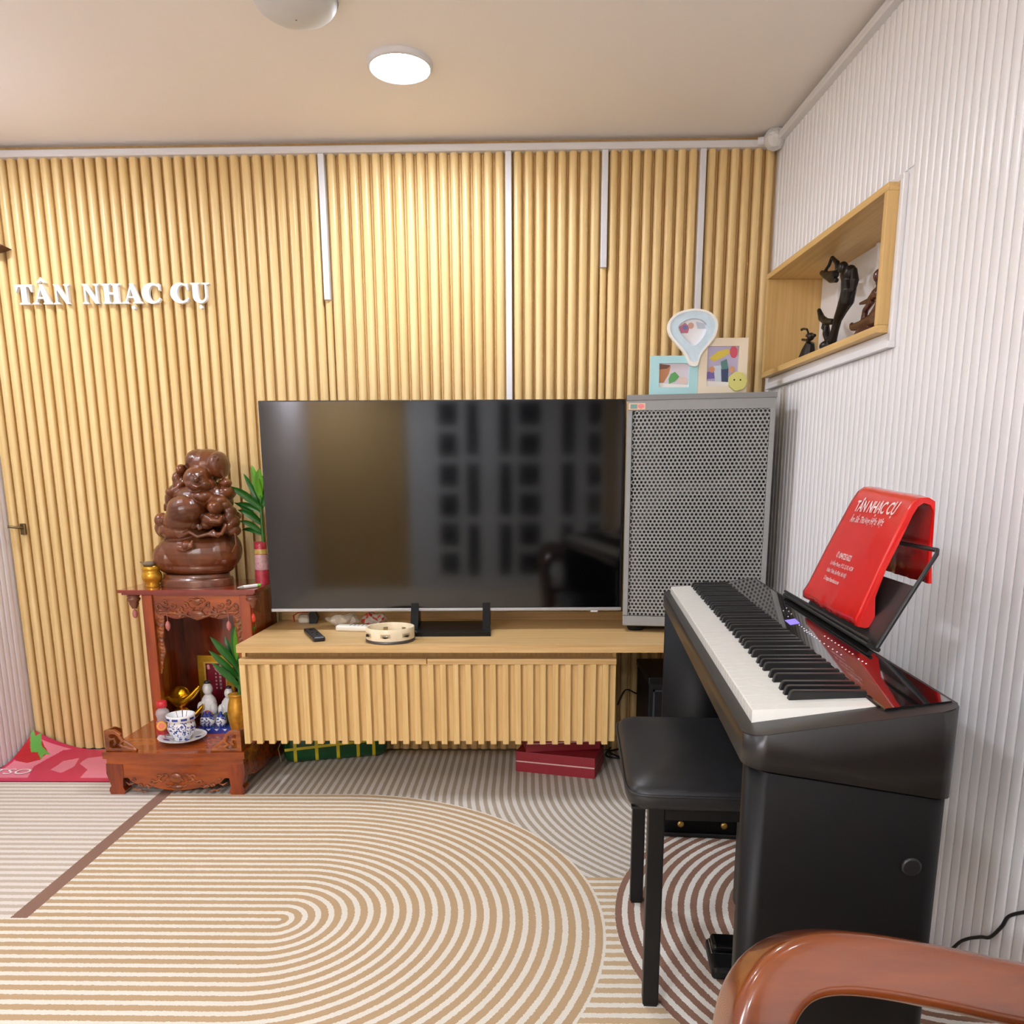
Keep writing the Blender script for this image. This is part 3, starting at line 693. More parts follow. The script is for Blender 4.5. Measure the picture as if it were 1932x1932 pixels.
# ================================================================== PHOTO FRAMES ON THE LOUDSPEAKER
FY = 2.705
pf = thing('photo_frame', PY(1318, 742, FY), 0, 'joined photo frames in blue, cream and balloon shapes on the loudspeaker', 'photo frame')
def C5(x, y): return (1160+x/6.0375, 560+y/6.0375)
def P5(x, y, yy=FY): return PY(*C5(x, y), yy)
TOPZ = SZ+.784
dz = TOPZ - P5(400, 1108).z
def F5(x, y): p = P5(x, y); return (p.x, p.z+dz+.001)
def ring_prism(outer, inner, y0, y1):
    b = B(); n = len(outer); L = []
    for P, y in ((outer, y0), (inner, y0), (inner, y1), (outer, y1)): L.append([b.bm.verts.new((p[0], y, p[1])) for p in P])
    for a in range(4):
        for k in range(n): b.bm.faces.new((L[a][k], L[a][(k+1) % n], L[(a+1) % 4][(k+1) % n], L[(a+1) % 4][k]))
    return b
BLU = mat('frame_blue', (176, 222, 226), .5); CRM = mat('frame_cream', (240, 228, 204), .5); BAL = mat('frame_balloon', (206, 228, 240), .5, vary=.12, vscale=60)
def sub4(P, n=4):
    o = []
    for i in range(len(P)):
        a, c = P[i], P[(i+1) % len(P)]
        for k in range(n): o.append((a[0]+(c[0]-a[0])*k/n, a[1]+(c[1]-a[1])*k/n))
    return o
zbl = TOPZ+.0005
def frame_rect(xa, xb, za, zb_, ia, ib, ja, jb, m, nm, y0):
    obj(nm, ring_prism([(xa, za), (xb, za), (xb, zb_), (xa, zb_)], [(ia, ja), (ib, ja), (ib, jb), (ia, jb)], y0, y0+.014), m, pf)
x_ = lambda cx, cy: F5(cx, cy)[0]; z_ = lambda cx, cy: F5(cx, cy)[1]
frame_rect(x_(405, 900), x_(947, 900), zbl, z_(600, 655), x_(505, 900), x_(845, 900), z_(600, 1015), z_(600, 740), BLU, 'blue_frame', FY)
frame_rect(x_(949, 900), x_(1503, 900), zbl, z_(1200, 452), x_(1048, 900), x_(1402, 900), z_(1200, 1000), z_(1200, 545), CRM, 'cream_frame', FY)
OUT = [(925, 130), (1060, 160), (1140, 230), (1165, 320), (1140, 430), (1080, 520), (1010, 600), (965, 670), (945, 740), (925, 775), (880, 782), (840, 760), (815, 690), (770, 620), (690, 530), (620, 440), (595, 360), (610, 270), (680, 190), (790, 145)]
INN = [(900, 238), (960, 248), (1010, 275), (1040, 315), (1036, 370), (1022, 410), (1000, 450), (970, 490), (940, 520), (915, 540), (890, 546), (865, 540), (835, 515), (800, 480), (765, 440), (735, 400), (715, 360), (722, 320), (765, 280), (830, 248)]
def smooth_loop(P, n=3):
    o = []
    for i in range(len(P)):
        p0, p1, p2, p3 = P[i-1], P[i], P[(i+1) % len(P)], P[(i+2) % len(P)]
        for k in range(n):
            t = k/n; o.append(tuple(.5*((2*p1[a]) + (-p0[a]+p2[a])*t + (2*p0[a]-5*p1[a]+4*p2[a]-p3[a])*t*t + (-p0[a]+3*p1[a]-3*p2[a]+p3[a])*t**3) for a in (0, 1)))
    return o
oo, ii = smooth_loop(OUT), smooth_loop(INN)
mid = [(p[0]+(q[0]-p[0])*.22, p[1]+(q[1]-p[1])*.22) for p, q in zip(oo, ii)]
WHF = mat('frame_white', (246, 244, 236), .45)
obj('balloon_rim', ring_prism([F5(*p) for p in oo], [F5(*p) for p in mid], FY-.016, FY-.0005), WHF, pf)
obj('balloon_frame', ring_prism([F5(*p) for p in mid], [F5(*p) for p in ii], FY-.014, FY-.0005), BAL, pf)
def patch(nm, pts, m, yy):
    b = B(); b.face([(p[0], yy, p[1]) for p in (F5(*q) for q in pts)]); return obj(nm, b, m, pf)
cc = lambda n, c, f=.5: mat('photo_'+n, c, .4)
def photo(nm, base, bcol, patches, y0):
    b = B(); ms = [mat('photo_%s_0' % nm, bcol, .35)]; b.face([(p[0], y0, p[1]) for p in (F5(*q) for q in base)])
    for k, (col, pts) in enumerate(patches):
        ms.append(mat('photo_%s_%d' % (nm, k+1), col, .35)); b.mi = k+1
        b.face([(p[0], y0-.0002*(k+1), p[1]) for p in (F5(*q) for q in pts)])
    return obj('photo', b, ms, pf)
def ell(cx, cy, rx, ry, n=14): return [(cx+rx*math.cos(2*math.pi*k/n), cy+ry*math.sin(2*math.pi*k/n)) for k in range(n)]
photo('a', [(500, 735), (850, 735), (850, 1020), (500, 1020)], (214, 206, 216), [((190, 130, 90), [(505, 760), (640, 770), (620, 860), (560, 960), (505, 960)]), ((120, 80, 60), [(505, 745), (640, 760), (600, 800), (505, 810)]), ((96, 166, 96), [(640, 860), (690, 835), (740, 890), (690, 945), (620, 975), (615, 920)]), ((236, 232, 226), [(505, 965), (850, 985), (850, 1018), (505, 1018)]), ((226, 204, 196), ell(780, 935, 60, 45))], FY+.006)
photo('b', [(1040, 540), (1410, 540), (1410, 1005), (1040, 1005)], (190, 184, 214), [((226, 206, 86), [(1080, 680), (1180, 600), (1300, 570), (1320, 620), (1220, 680), (1130, 720)]), ((214, 92, 110), ell(1360, 610, 45, 70)), ((120, 104, 176), [(1050, 840), (1150, 820), (1160, 910), (1050, 920)]), ((206, 222, 236), [(1130, 770), (1230, 760), (1240, 900), (1210, 1000), (1150, 1000)]), ((58, 74, 112), [(1215, 800), (1300, 790), (1290, 985), (1220, 985)]), ((96, 140, 140), [(1210, 720), (1280, 690), (1300, 800), (1220, 810)]), ((214, 150, 110), ell(1110, 810, 34, 36)), ((214, 160, 120), ell(1340, 810, 30, 40)), ((238, 236, 232), [(1045, 940), (1405, 960), (1405, 1003), (1045, 1003)])], FY+.006)
photo('c', [p for p in INN], (244, 244, 248), [((196, 120, 140), [(730, 330), (800, 280), (850, 330), (830, 400), (750, 400)]), ((120, 130, 190), ell(800, 335, 30, 25)), ((214, 170, 150), ell(865, 315, 34, 36)), ((196, 206, 220), [(920, 270), (1020, 290), (1035, 350), (940, 350)])], FY-.003)
b = B(); p = F5(1392, 950); rr = 98/6.0375*.00182
b.prism([(p[0]+rr*(1+.04*math.cos(7*a))*math.cos(a), p[1]+rr*(1+.04*math.cos(7*a))*math.sin(a)) for a in [2*math.pi*k/28 for k in range(28)]], FY-.010, FY-.0005, 'y'); fc = obj('yellow_badge', b, mat('badge_yellow', (220, 218, 130), .5), pf)
for cx in (1352, 1422):
    b = B(); q = F5(cx, 935); b.disc((q[0], FY-.0105, q[1]), .0026, 10, (0, -1, 0)); obj('eye', b, BLACK, fc)

# ================================================================== SHELF CLUTTER
c = PZ(729, 1217, SZ); c = Vector((c.x, c.y+.079, SZ))
tb = thing('tambourine', c, .3, 'pale wooden tambourine with metal jingles on the oak shelf', 'tambourine')
PALE = wood('pale_ply', (232, 214, 176), (244, 230, 198), 'z', 30, 1., .4)
b = B(); b.lathe([(.079, .009), (.079, .046), (.0785, .047), (.0735, .047), (.073, .046), (.073, .009)], (0, 0, 0), 56, cap=False); obj('hoop', b, PALE, tb, True)
b = B(); b.lathe([(.0795, .0), (.0802, .001), (.0802, .009), (.079, .010), (.0728, .010), (.0728, 0)], (0, 0, 0), 56, cap=False); obj('metal_band', b, mat('band_grey', (104, 100, 98), .4, metal=.8), tb, True)
JS = mat('jingle_steel', (170, 166, 158), .25, metal=1)
for k in range(7):
    a = math.radians(-160+k*51); p = Vector((.077*math.cos(a), .077*math.sin(a), .027)); ta = Vector((-math.sin(a), math.cos(a), 0)); ra = Vector((math.cos(a), math.sin(a), 0))
    b = B()
    b.face([p+ta*s*.016+ra*.0025+V3((0, 0, h)) for s, h in ((-1, -.006), (1, -.006), (1, .006), (-1, .006))]); b.face([p+ta*s*.016-ra*.0045+V3((0, 0, h)) for s, h in ((-1, -.006), (1, -.006), (1, .006), (-1, .006))])
    sl = obj('slot', b, mat('slot_shadow', (200, 178, 134), .6), tb, True)
    for o_ in (-.0022, .0022):
        b = B(); b.lathe([(.001, .0012), (.006, .0016), (.011, 0)], p+V3((0, 0, o_)), 18, cap=False, axis=(ra.x*.3, ra.y*.3, 1)); obj('jingle', b, JS, tb, True)
def remote(nm, p0, p1, wid, h, m, lab, btn, btm):
    a, c = PZ(*p0, SZ), PZ(*p1, SZ); L = (c-a).length; mid_ = (a+c)/2; ang = math.atan2((c-a).y, (c-a).x)
    t = thing(nm, mid_, ang, lab, 'remote control')
    b = B(); b.box((-L/2, -wid/2, 0), (L/2, wid/2, h), h*.35, 3); obj('casing', b, m, t, True)
    for x, y, r in btn:
        b = B(); b.lathe([(r, h-.0005), (r, h+.0012)], (x*L/2, y*wid/2, 0), 12); obj('button', b, btm, t, True)
remote('remote_control', (584, 1193), (603, 1211), .040, .016, mat('remote_black', (30, 31, 36), .35), 'black remote control lying at an angle on the oak shelf', [(-.6, 0, .008), (.1, .4, .003), (.1, -.4, .003), (.5, 0, .003)], BLACKM)
remote('remote_control', (637, 1189), (712, 1191), .044, .020, mat('remote_white', (232, 228, 214), .4), 'white remote control partly behind the tambourine', [(-.3+i*.2, s*.4, .0035) for i in range(5) for s in (-1, 0, 1)], mat('button_grey', (150, 150, 148), .5))
c = PZ(575, 1178, SZ)
t = thing('battery_pack', (c.x, c.y+.03, SZ), .1, 'small red, white and black packet under the television corner', 'packet')
b = B(); b.box((-.030, -.018, 0), (.012, .018, .034), .010, 3); obj('white_part', b, mat('pack_white', (220, 214, 200), .4), t, True)
b = B(); b.prism([(.012, 0), (.036, 0), (.044, .02), (.034, .044), (.012, .040)], -.018, .018, 'y'); obj('black_part', b, BLACK, t, True)
b = B(); b.tube([(-.044, -.010, .006), (-.046, -.008, .030), (-.030, -.006, .040), (.008, -.006, .042)], 1, 8, flat=(.008, .002)); obj('red_strap', b, mat('strap_red', (190, 50, 40), .4), t, True)
CEL = mat('cellophane', (226, 214, 196), .12, spec=.9, alpha=.55, vary=.3, vscale=40); CELR = mat('wrapper_red', (170, 60, 44), .2, vary=.5, vscale=60)
for k, (px, py, sx, lab) in enumerate(((663, 1170, .060, 'crumpled clear plastic bag on the shelf behind the white remote'), (722, 1168, .050, 'crumpled printed plastic wrapper on the shelf left of the television stand'))):
    c = PZ(px, py, SZ); c.y = min(c.y+.02, 2.80)
    b = B(); b.ball((0, 0, .024), (sx, .040, .024), 18, 12)
    for v in b.bm.verts:
        q = v.co*38 + V3((k*9, 0, 0)); v.co += Vector((mnoise.noise(q), mnoise.noise(q+V3((5, 0, 0))), mnoise.noise(q+V3((0, 5, 0)))))*.012; v.co.z = max(v.co.z, .0005)
    for f in b.bm.faces: f.smooth = False
    b.bm.faces.ensure_lookup_table()
    if k:
        for f in b.bm.faces: f.material_index = 1 if mnoise.noise(f.calc_center_median()*50) > .12 else 0
    b.xf(Matrix.Translation(c)); obj('plastic_wrapper', b, [CEL, CELR] if k else [CEL], loc=c, label=lab, cat='wrapper')

# ================================================================== ON THE FLOOR UNDER THE CABINET
def gift(nm, fl_, fr_, dep, z0, h, lab, line, m):
    a, c = Vector(fl_), Vector(fr_); ang = math.atan2((c-a).y, (c-a).x); L = (c-a).length
    t = thing(nm, (a.x, a.y, z0), ang, lab, 'box')
    b = B(); b.box((0, 0, 0), (L, dep, h*.48), .0015); obj('tray', b, m, t, True)
    b = B(); b.box((.002, .002, h*.48), (L-.002, dep-.002, h*.54)); obj('inner_line', b, mat('card_cream', (232, 200, 190), .5), t, True)
    b = B(); b.box((0, 0, h*.54), (L, dep, h), .0015); obj('lid', b, m, t, True)
RB = mat('red_card', (150, 32, 44), .5, vary=.06, vscale=30)
gift('gift_box', (-.046, 2.727), (.235, 2.649), .175, 0, .076, 'dark red gift box with pale line, lower of the two under the cabinet', 1, RB)
gift('gift_box', (-.008, 2.712), (.262, 2.752), .16, .0765, .060, 'dark red gift box lying askew on top of the other box', 0, mat('red_card_b', (146, 40, 50), .5))
a, c = PZ(531, 1443, 0), PZ(727, 1424, 0); a.z = c.z = .061; a.y += .045; c.y += .03
rc_ = thing('wrapped_rice_cake', (a+c)/2-V3((0, 0, .061)), 0, 'green leaf-wrapped rice cake tied with yellow ribbon on the carpet', 'rice cake')
GRN = mat('leaf_wrap', (18, 74, 38), .35, vary=.35, vscale=25, bump=.3, bscale=60); YEL = mat('yellow_ribbon', (206, 190, 40), .4)
dirn = (c-a).normalized()
b = B(); b.tube([a-dirn*.000, a+dirn*.010, a+dirn*.03, c-dirn*.03, c-dirn*.01, c], [.60, .88, 1., 1., .88, .60], 24, flat=(.060, .058), up=(0, 0, 1)); obj('wrapping', b, GRN, rc_)
for px in (552, 592, 632, 670, 700):
    t_ = (px-531)/(727-531); p = a + (c-a)*t_
    b = B(); b.tube([p-dirn*.006, p+dirn*.006], 1.03, 24, cap=False, flat=(.060, .058), up=(0, 0, 1)); obj('ribbon', b, YEL, rc_)
nrm = Vector((dirn.y, -dirn.x, 0))
b = B()
for s0, s1 in ((.0, 1.),):
    P0 = a+nrm*.0622+dirn*.004; P1 = c+nrm*.0622-dirn*.004
    b.face([P0+V3((0, 0, -.005)), P1+V3((0, 0, .010)), P1+V3((0, 0, .020)), P0+V3((0, 0, .006))])
obj('ribbon', b, YEL, rc_)
b = B(); b.tube([a+nrm*.03-dirn*.002+V3((0, 0, .04)), a+nrm*.035-dirn*.02, a+nrm*.04-dirn*.012+V3((0, 0, -.05))], .0016, 6); obj('string', b, mat('straw', (180, 170, 110), .6), rc_)
# loose cables
CBL = mat('cable_black', (16, 16, 17), .45)
def cable(nm, pts, r, lab):
    P = [Vector(p) for p in pts]; o_ = []
    for i in range(len(P)-1):
        p0, p1, p2, p3 = P[max(i-1, 0)], P[i], P[i+1], P[min(i+2, len(P)-1)]
        for k in range(8):
            t = k/8; o_.append(.5*((2*p1)+(-p0+p2)*t+(2*p0-5*p1+4*p2-p3)*t*t+(-p0+3*p1-3*p2+p3)*t**3))
    o_.append(P[-1]); b = B(); b.tube(o_, r, 8); return obj(nm, b, CBL, loc=P[0], label=lab, cat='cable')
q = [PZ(x, y, .005) for x, y in ((1195, 1400), (1160, 1408), (1143, 1424), (1160, 1433), (1190, 1428), (1182, 1416), (1150, 1418), (1165, 1430), (1205, 1442))]
for k, p in enumerate(q): p.z = .006 + .006*(k % 2)
cable('speaker_cable', q, .0035, 'tangled black cable on the carpet right of the red boxes')
q = [PW(1768, 1802, .012), PW(1815, 1775, .012), PW(1848, 1768, .012), PW(1868, 1768, .012), PW(1890, 1748, .012), PW(1905, 1728, .012), PW(1945, 1718, .012), PW(1990, 1700, .012)]
q[0].z = max(q[0].z, .005); q = [q[0]+V3((-.02, .12, 0))] + q
cable('power_cable', q, .0035, 'thin black power cable running up along the white ribbed wall')
q = [PY(x, y, 2.90) for x, y in ((1165, 1330), (1180, 1302), (1200, 1308), (1225, 1316), (1240, 1330))]
cable('hanging_cable', q, .003, 'black cable hanging in the dark under the right end of the shelf')

# ================================================================== PINK MAT IN THE LEFT CORNER
x0, x1, y0, y1 = XL+.012, -1.36, PZ(100, 1476, 0).y, 2.945
def mz(x, y):
    u = max(0, min(1, (x-x0)/.26)); v = max(0, min(1, (y-(y1-.24))/.24)); k = v*v*(1-u)**2
    return .0035 + .085*k
def mxy(x, y):
    return (x, y, mz(x, y))
mt = thing('floor_mat', (-1.65, 2.78, 0), 0, 'pink and red fruit-print mat curling up in the left corner', 'mat')
PINK = mat('mat_pink', (226, 128, 146), .45, vary=.15, vscale=8); MAG = mat('mat_magenta', (200, 40, 82), .4); STR = mat('mat_strawberry', (186, 24, 38), .35, vary=.3, vscale=60); LGR = mat('mat_leaf', (96, 170, 70), .4)
def pr(px, py, z=.004): p = PZ(px, py, z); return (p.x, p.y)
def inside(P, x, y):
    r = False; n = len(P)
    for k in range(n):
        (xa, ya), (xb, yb) = P[k], P[k-1]
        if (ya > y) != (yb > y) and x < (xb-xa)*(y-ya)/(yb-ya)+xa: r = not r
    return r
shapes = [(1, [pr(*q) for q in ((50, 1470), (64, 1446), (90, 1434), (120, 1421), (160, 1413), (215, 1412), (215, 1424), (165, 1430), (150, 1440), (165, 1452), (150, 1468))]), (0, [pr(*q) for q in ((95, 1452), (120, 1436), (150, 1430), (140, 1446), (115, 1458))]),
          (2, [pr(*q, .030) for q in ((22, 1416), (28, 1398), (45, 1390), (64, 1398), (80, 1406), (90, 1414), (74, 1424), (50, 1429), (28, 1427))]), (3, [pr(*q, .030) for q in ((58, 1411), (62, 1398), (69, 1405), (80, 1402), (79, 1410), (95, 1416), (82, 1417), (76, 1424), (71, 1416), (58, 1417))])]
NX, NV = 190, 100
b = B(); b.grid(lambda u, v: mxy(x0+(x1-x0)*u, y0+(y1-.002-y0)*v), NX, NV)
for f in b.bm.faces:
    cc_ = f.calc_center_median(); mi_ = 0
    if cc_.y < y0+.035 or cc_.y > y1-.022 or cc_.x < x0+.012: mi_ = 1
    for k_, P_ in shapes:
        if inside(P_, cc_.x, cc_.y): mi_ = k_
    f.material_index = mi_
b.mi = 1; b.grid(lambda u, v: V3(mxy(x0+(x1-x0)*u, y0+(y1-.002-y0)*v)) - V3((0, 0, .0028)), 24, 14)
b.mi = 0
obj('sheet', b, [PINK, MAG, STR, LGR], mt)
me = text_mesh('TSO', .075, .0001, 'CENTER', 0, mat('mat_white', (245, 235, 235), .4)); p = pr(22, 1457)
me.transform(Matrix.Translation((p[0], p[1], .0062))); obj('lettering', me, None, mt)

# ================================================================== ARMCHAIR, CUT BY THE BOTTOM RIGHT CORNER
RW = wood('chair_wood', (76, 31, 8), (128, 62, 19), 'x', 14, .12, .22, coat=.7, lo=.3, hi=.7)
ac = thing('wooden_armchair', (.52, .30, 0), 0, 'glossy reddish-brown wooden armchair with curved arm in the corner', 'armchair')
def arm(y, sgn):
    P = [(.240, y-.045*sgn, .006), (.222, y-.045*sgn, .25), (.200, y-.045*sgn, .42), (.190, y-.042*sgn, .50), (.194, y-.032*sgn, .545), (.206, y-.018*sgn, .575), (.228, y-.006*sgn, .593), (.258, y, .600), (.30, y+.001*sgn, .598), (.36, y-.004*sgn, .590), (.43, y-.016*sgn, .581), (.52, y-.034*sgn, .576), (.64, y-.05*sgn, .578), (.78, y-.058*sgn, .585)]
    Q = [Vector(p) for p in P]; o_ = []
    for i in range(len(Q)-1):
        p0, p1, p2, p3 = Q[max(i-1, 0)], Q[i], Q[i+1], Q[min(i+2, len(Q)-1)]
        for k in range(4):
            t = k/4; o_.append(.5*((2*p1)+(-p0+p2)*t+(2*p0-5*p1+4*p2-p3)*t*t+(-p0+3*p1-3*p2+p3)*t**3))
    o_.append(Q[-1]); b = B(); b.tube(o_, 1, 40, flat=(.036, .027), up=(-1, 0, 0), e=.36); return b
obj('arm', arm(.648, 1), RW, ac); obj('arm', arm(-.03, -1), RW, ac)
b = B(); b.box((.19, .02, .36), (.76, .58, .40), .012, 3); obj('seat', b, RW, ac)
for y in (-.005, .605):
    b = B(); b.box((.20, y-.018, .29), (.80, y+.018, .362), .008); obj('side_rail', b, RW, ac)
    b = B(); b.tube([(.77, y, .004), (.77, y, .02), (.78, y, .35), (.80, y, .62), (.85, y, .98)], 1, 16, flat=(.024, .024)); obj('back_post', b, RW, ac)
b = B(); b.tube([(.845, .0, .93), (.86, .3, .97), (.845, .6, .93)], 1, 16, flat=(.035, .018)); obj('top_rail', b, RW, ac)
for y in (.12, .21, .30, .39, .48):
    b = B(); b.tube([(.77, y, .40), (.79, y, .60), (.842, y, .945)], 1, 12, flat=(.022, .010)); obj('back_slat', b, RW, ac)
# ================================================================== HOUSE ALTAR
LQ = wood('red_lacquer', (110, 38, 4), (182, 86, 12), 'x', 22, .12, .25, coat=.5, lo=.3, hi=.7)
LQZ = wood('red_lacquer_upright', (98, 30, 4), (168, 70, 10), 'z', 22, .12, .25, coat=.5, lo=.3, hi=.7)
CRV = wood('carved_wood', (92, 38, 10), (166, 88, 30), 'x', 30, .4, .3, coat=.4)
al = thing('spirit_altar', (-1.187, 2.70, 0), 0, 'red lacquered household altar cabinet standing left of the television', 'altar')
AX0, AX1, AYF, AYB, PZT = -1.430, -.950, 2.485, 2.945, .152
def bowed(y0, bulge, inset, n=14):
    P = [(AX0+inset + (AX1-AX0-2*inset)*k/n, y0 - bulge*math.sin(math.pi*k/n)) for k in range(n+1)]
    return P + [(AX1-inset, AYB-inset), (AX0+inset, AYB-inset)]
b = B(); b.prism(bowed(AYF+.006, .012, 0), .128, PZT, 'z'); obj('platform', b, LQ, al)
b = B(); b.prism(bowed(AYF+.014, .010, .008), .108, .1285, 'z'); obj('moulding', b, LQ, al)
# apron with scalloped lower edge, carving on it
sc = [(AX0+.045, .109), (AX0+.045, .058), (AX0+.075, .058), (AX0+.09, .042), (AX0+.12, .030), (AX0+.15, .028), (AX0+.18, .020), (AX0+.21, .016), (-1.19, .013)]
scm = [(2*-1.19-x, z) for x, z in sc[::-1][1:]]
b = B(); b.prism(sc+scm, AYF+.014, AYF+.032, 'y'); ap = obj('apron', b, LQ, al)
b = B()
rnd = random.Random(3)
for s in (-1, 1):
    for k in range(7):
        x = -1.19 + s*(.012+.022*k); z = .045 + .020*math.sin(k*1.1) ; r = .013-.0008*k
        pts = [(x + s*r*(1-t/9)*math.cos(t*.75), AYF+.013, z + r*(1-t/9)*math.sin(t*.75)) for t in range(9)]
        b.tube(pts, [.0045-.0003*t for t in range(9)], 6)
        b.tube([(x, AYF+.013, z-.012), (x+s*.016, AYF+.010, z-.016), (x+s*.030, AYF+.013, z-.006)], [.002, .0042, .0015], 6)
b.ball((-1.19, AYF+.014, .058), (.022, .008, .020)); b.ball((-1.19, AYF+.013, .026), (.020, .008, .010))
def carved(nm, b, m, parent, vox=.0022, sm=2, local=False):
    me = remesh(b, vox, sm); me.materials.append(m); return obj(nm, me, m, parent, local)
carved('apron_carving', b, CRV, ap)
b = B(); b.prism([(AYF+.05, .109), (AYF+.05, .058), (AYF+.12, .035), (AYF+.23, .025), (AYF+.34, .035), (AYF+.41, .058), (AYF+.41, .109)], AX1-.026, AX1-.010, 'x'); obj('side_apron', b, LQ, al)
b = B(); b.prism([(AYF+.05, .109), (AYF+.05, .058), (AYF+.12, .035), (AYF+.23, .025), (AYF+.34, .035), (AYF+.41, .058), (AYF+.41, .109)], AX0+.010, AX0+.026, 'x'); obj('side_apron', b, LQ, al)
for sx, xo in ((1, AX0), (-1, AX1)):
    for yo in (AYF+.012, AYB-.062):
        b = B(); P = [(xo+sx*.006, .109), (xo+sx*.004, .075), (xo+sx*.010, .050), (xo+sx*.016, .030), (xo+sx*.010, .022), (xo+sx*.008, .012), (xo+sx*.012, .0), (xo+sx*.058, .0), (xo+sx*.062, .012), (xo+sx*.056, .024), (xo+sx*.058, .050), (xo+sx*.062, .075), (xo+sx*.062, .109)]
        b.prism(P, yo, yo+.045, 'y'); obj('foot', b, LQZ, al)
# fretwork corner pieces on the platform
for sx, xo in ((1, AX0+.010), (-1, AX1-.010)):
    b = B(); X = lambda u: xo+sx*u
    yf = AYF+.012
    b.prism([(X(0), PZT), (X(.016), PZT), (X(.016), PZT+.070), (X(0), PZT+.070)], yf, yf+.014, 'y')
    b.prism([(X(0), PZT), (X(.105), PZT), (X(.105), PZT+.008), (X(0), PZT+.012)], yf, yf+.014, 'y')
    b.prism([(X(0), PZT+.058), (X(.034), PZT+.060), (X(.050), PZT+.048), (X(.056), PZT+.058), (X(.036), PZT+.074), (X(0), PZT+.074)], yf, yf+.014, 'y')
    b.tube([(X(.016), yf+.007, PZT+.040), (X(.030), yf+.007, PZT+.044), (X(.034), yf+.007, PZT+.028), (X(.026), yf+.007, PZT+.020)], .006, 8)
    b.tube([(X(.048), yf+.007, PZT+.052), (X(.058), yf+.007, PZT+.036), (X(.046), yf+.007, PZT+.022), (X(.062), yf+.007, PZT+.014), (X(.085), yf+.007, PZT+.012)], [.008, .008, .007, .008, .005], 8)
    b.tube([(X(.064), yf+.007, PZT+.034), (X(.082), yf+.007, PZT+.020), (X(.100), yf+.007, PZT+.010)], [.006, .006, .003], 8)
    b.prism([(yf, PZT), (yf+.10, PZT), (yf+.10, PZT+.050), (yf+.06, PZT+.070), (yf, PZT+.074)], X(0), X(.010), 'x')
    carved('fretwork', b, CRV, al, .0025, 1)
# cabinet
CX0, CX1, CYF, RZ = -1.326, -.952, 2.652, .680
def cbx(nm, lo, hi, m=LQZ, bev=.003): b = B(); b.box(lo, hi, bev); return obj(nm, b, m, al)
cbx('post', (CX0, CYF, PZT), (CX0+.036, CYF+.030, RZ-.018)); cbx('post', (CX1-.036, CYF, PZT), (CX1, CYF+.030, RZ-.018))
cbx('side_panel', (CX0+.004, CYF+.030, PZT), (CX0+.016, AYB-.012, RZ-.018)); cbx('side_panel', (CX1-.016, CYF+.030, PZT), (CX1-.004, AYB-.012, RZ-.018))
cbx('back_panel', (CX0+.004, AYB-.016, PZT), (CX1-.004, AYB-.004, RZ-.018), wood('red_back_panel', (104, 34, 14), (150, 62, 26), 'z', 16, .2, .2, coat=.7))
b = B(); b.prism([(-1.398, 2.632), (-.926, 2.632), (-.926, 2.700), (-.926, 2.945), (-1.398, 2.945)], RZ-.010, RZ, 'z'); b.prism([(-1.388, 2.642), (-.934, 2.642), (-.934, 2.940), (-1.388, 2.940)], RZ-.018, RZ-.010, 'z'); obj('roof', b, mat('roof_lacquer', (132, 40, 22), .2, coat=.8, vary=.15), al)
# valance with scalloped carving
vx0, vx1 = CX0+.036, CX1-.036
def val(u): return .588 + .012*math.cos(u*math.pi*4) - .026*math.exp(-((u-.5)/.10)**2) - .03*(1-min(1, u/.12)) - .03*(1-min(1, (1-u)/.12))
b = B(); b.prism([(vx0, RZ-.018)] + [(vx0+(vx1-vx0)*k/40, val(k/40)) for k in range(41)] + [(vx1, RZ-.018)], CYF+.010, CYF+.022, 'y'); va_ = obj('valance', b, LQ, al)
b = B(); xm = (vx0+vx1)/2
for s in (-1, 1):
    for k in range(6):
        x = xm + s*(.016+.023*k); z = .622 + .014*math.cos(k*1.6); r = .012
        b.tube([(x+s*r*(1-t/10)*math.cos(t*.8+k), CYF+.009, z+r*(1-t/10)*math.sin(t*.8+k)) for t in range(9)], [.0048-.0003*t for t in range(9)], 6)
        b.tube([(x-s*.010, CYF+.009, z-.020), (x, CYF+.006, z-.026), (x+s*.014, CYF+.009, z-.016)], [.002, .005, .002], 6)
b.ball((xm, CYF+.010, .636), (.016, .008, .014)); b.ball((xm, CYF+.009, .590), (.026, .009, .018)); b.tube([(vx0+.01, CYF+.010, .600), (xm-.05, CYF+.008, .592), (xm, CYF+.007, .575), (xm+.05, CYF+.008, .592), (vx1-.01, CYF+.010, .600)], .005, 8)
carved('valance_carving', b, CRV, va_)
for s, xo in ((1, vx0), (-1, vx1)):
    b = B(); b.prism([(xo, .64), (xo+s*.034, .62), (xo+s*.030, .56), (xo+s*.022, .50), (xo+s*.026, .46), (xo+s*.012, .41), (xo+s*.006, .38), (xo, .38)], CYF+.012, CYF+.022, 'y')
    for k in range(8):
        z = .61-.027*k; b.tube([(xo+s*(.006+.020*(1-k/10)*abs(math.sin(t*.7))), CYF+.011, z-.003*t) for t in range(8)], .0035, 6)
    carved('side_carving', b, CRV, al)
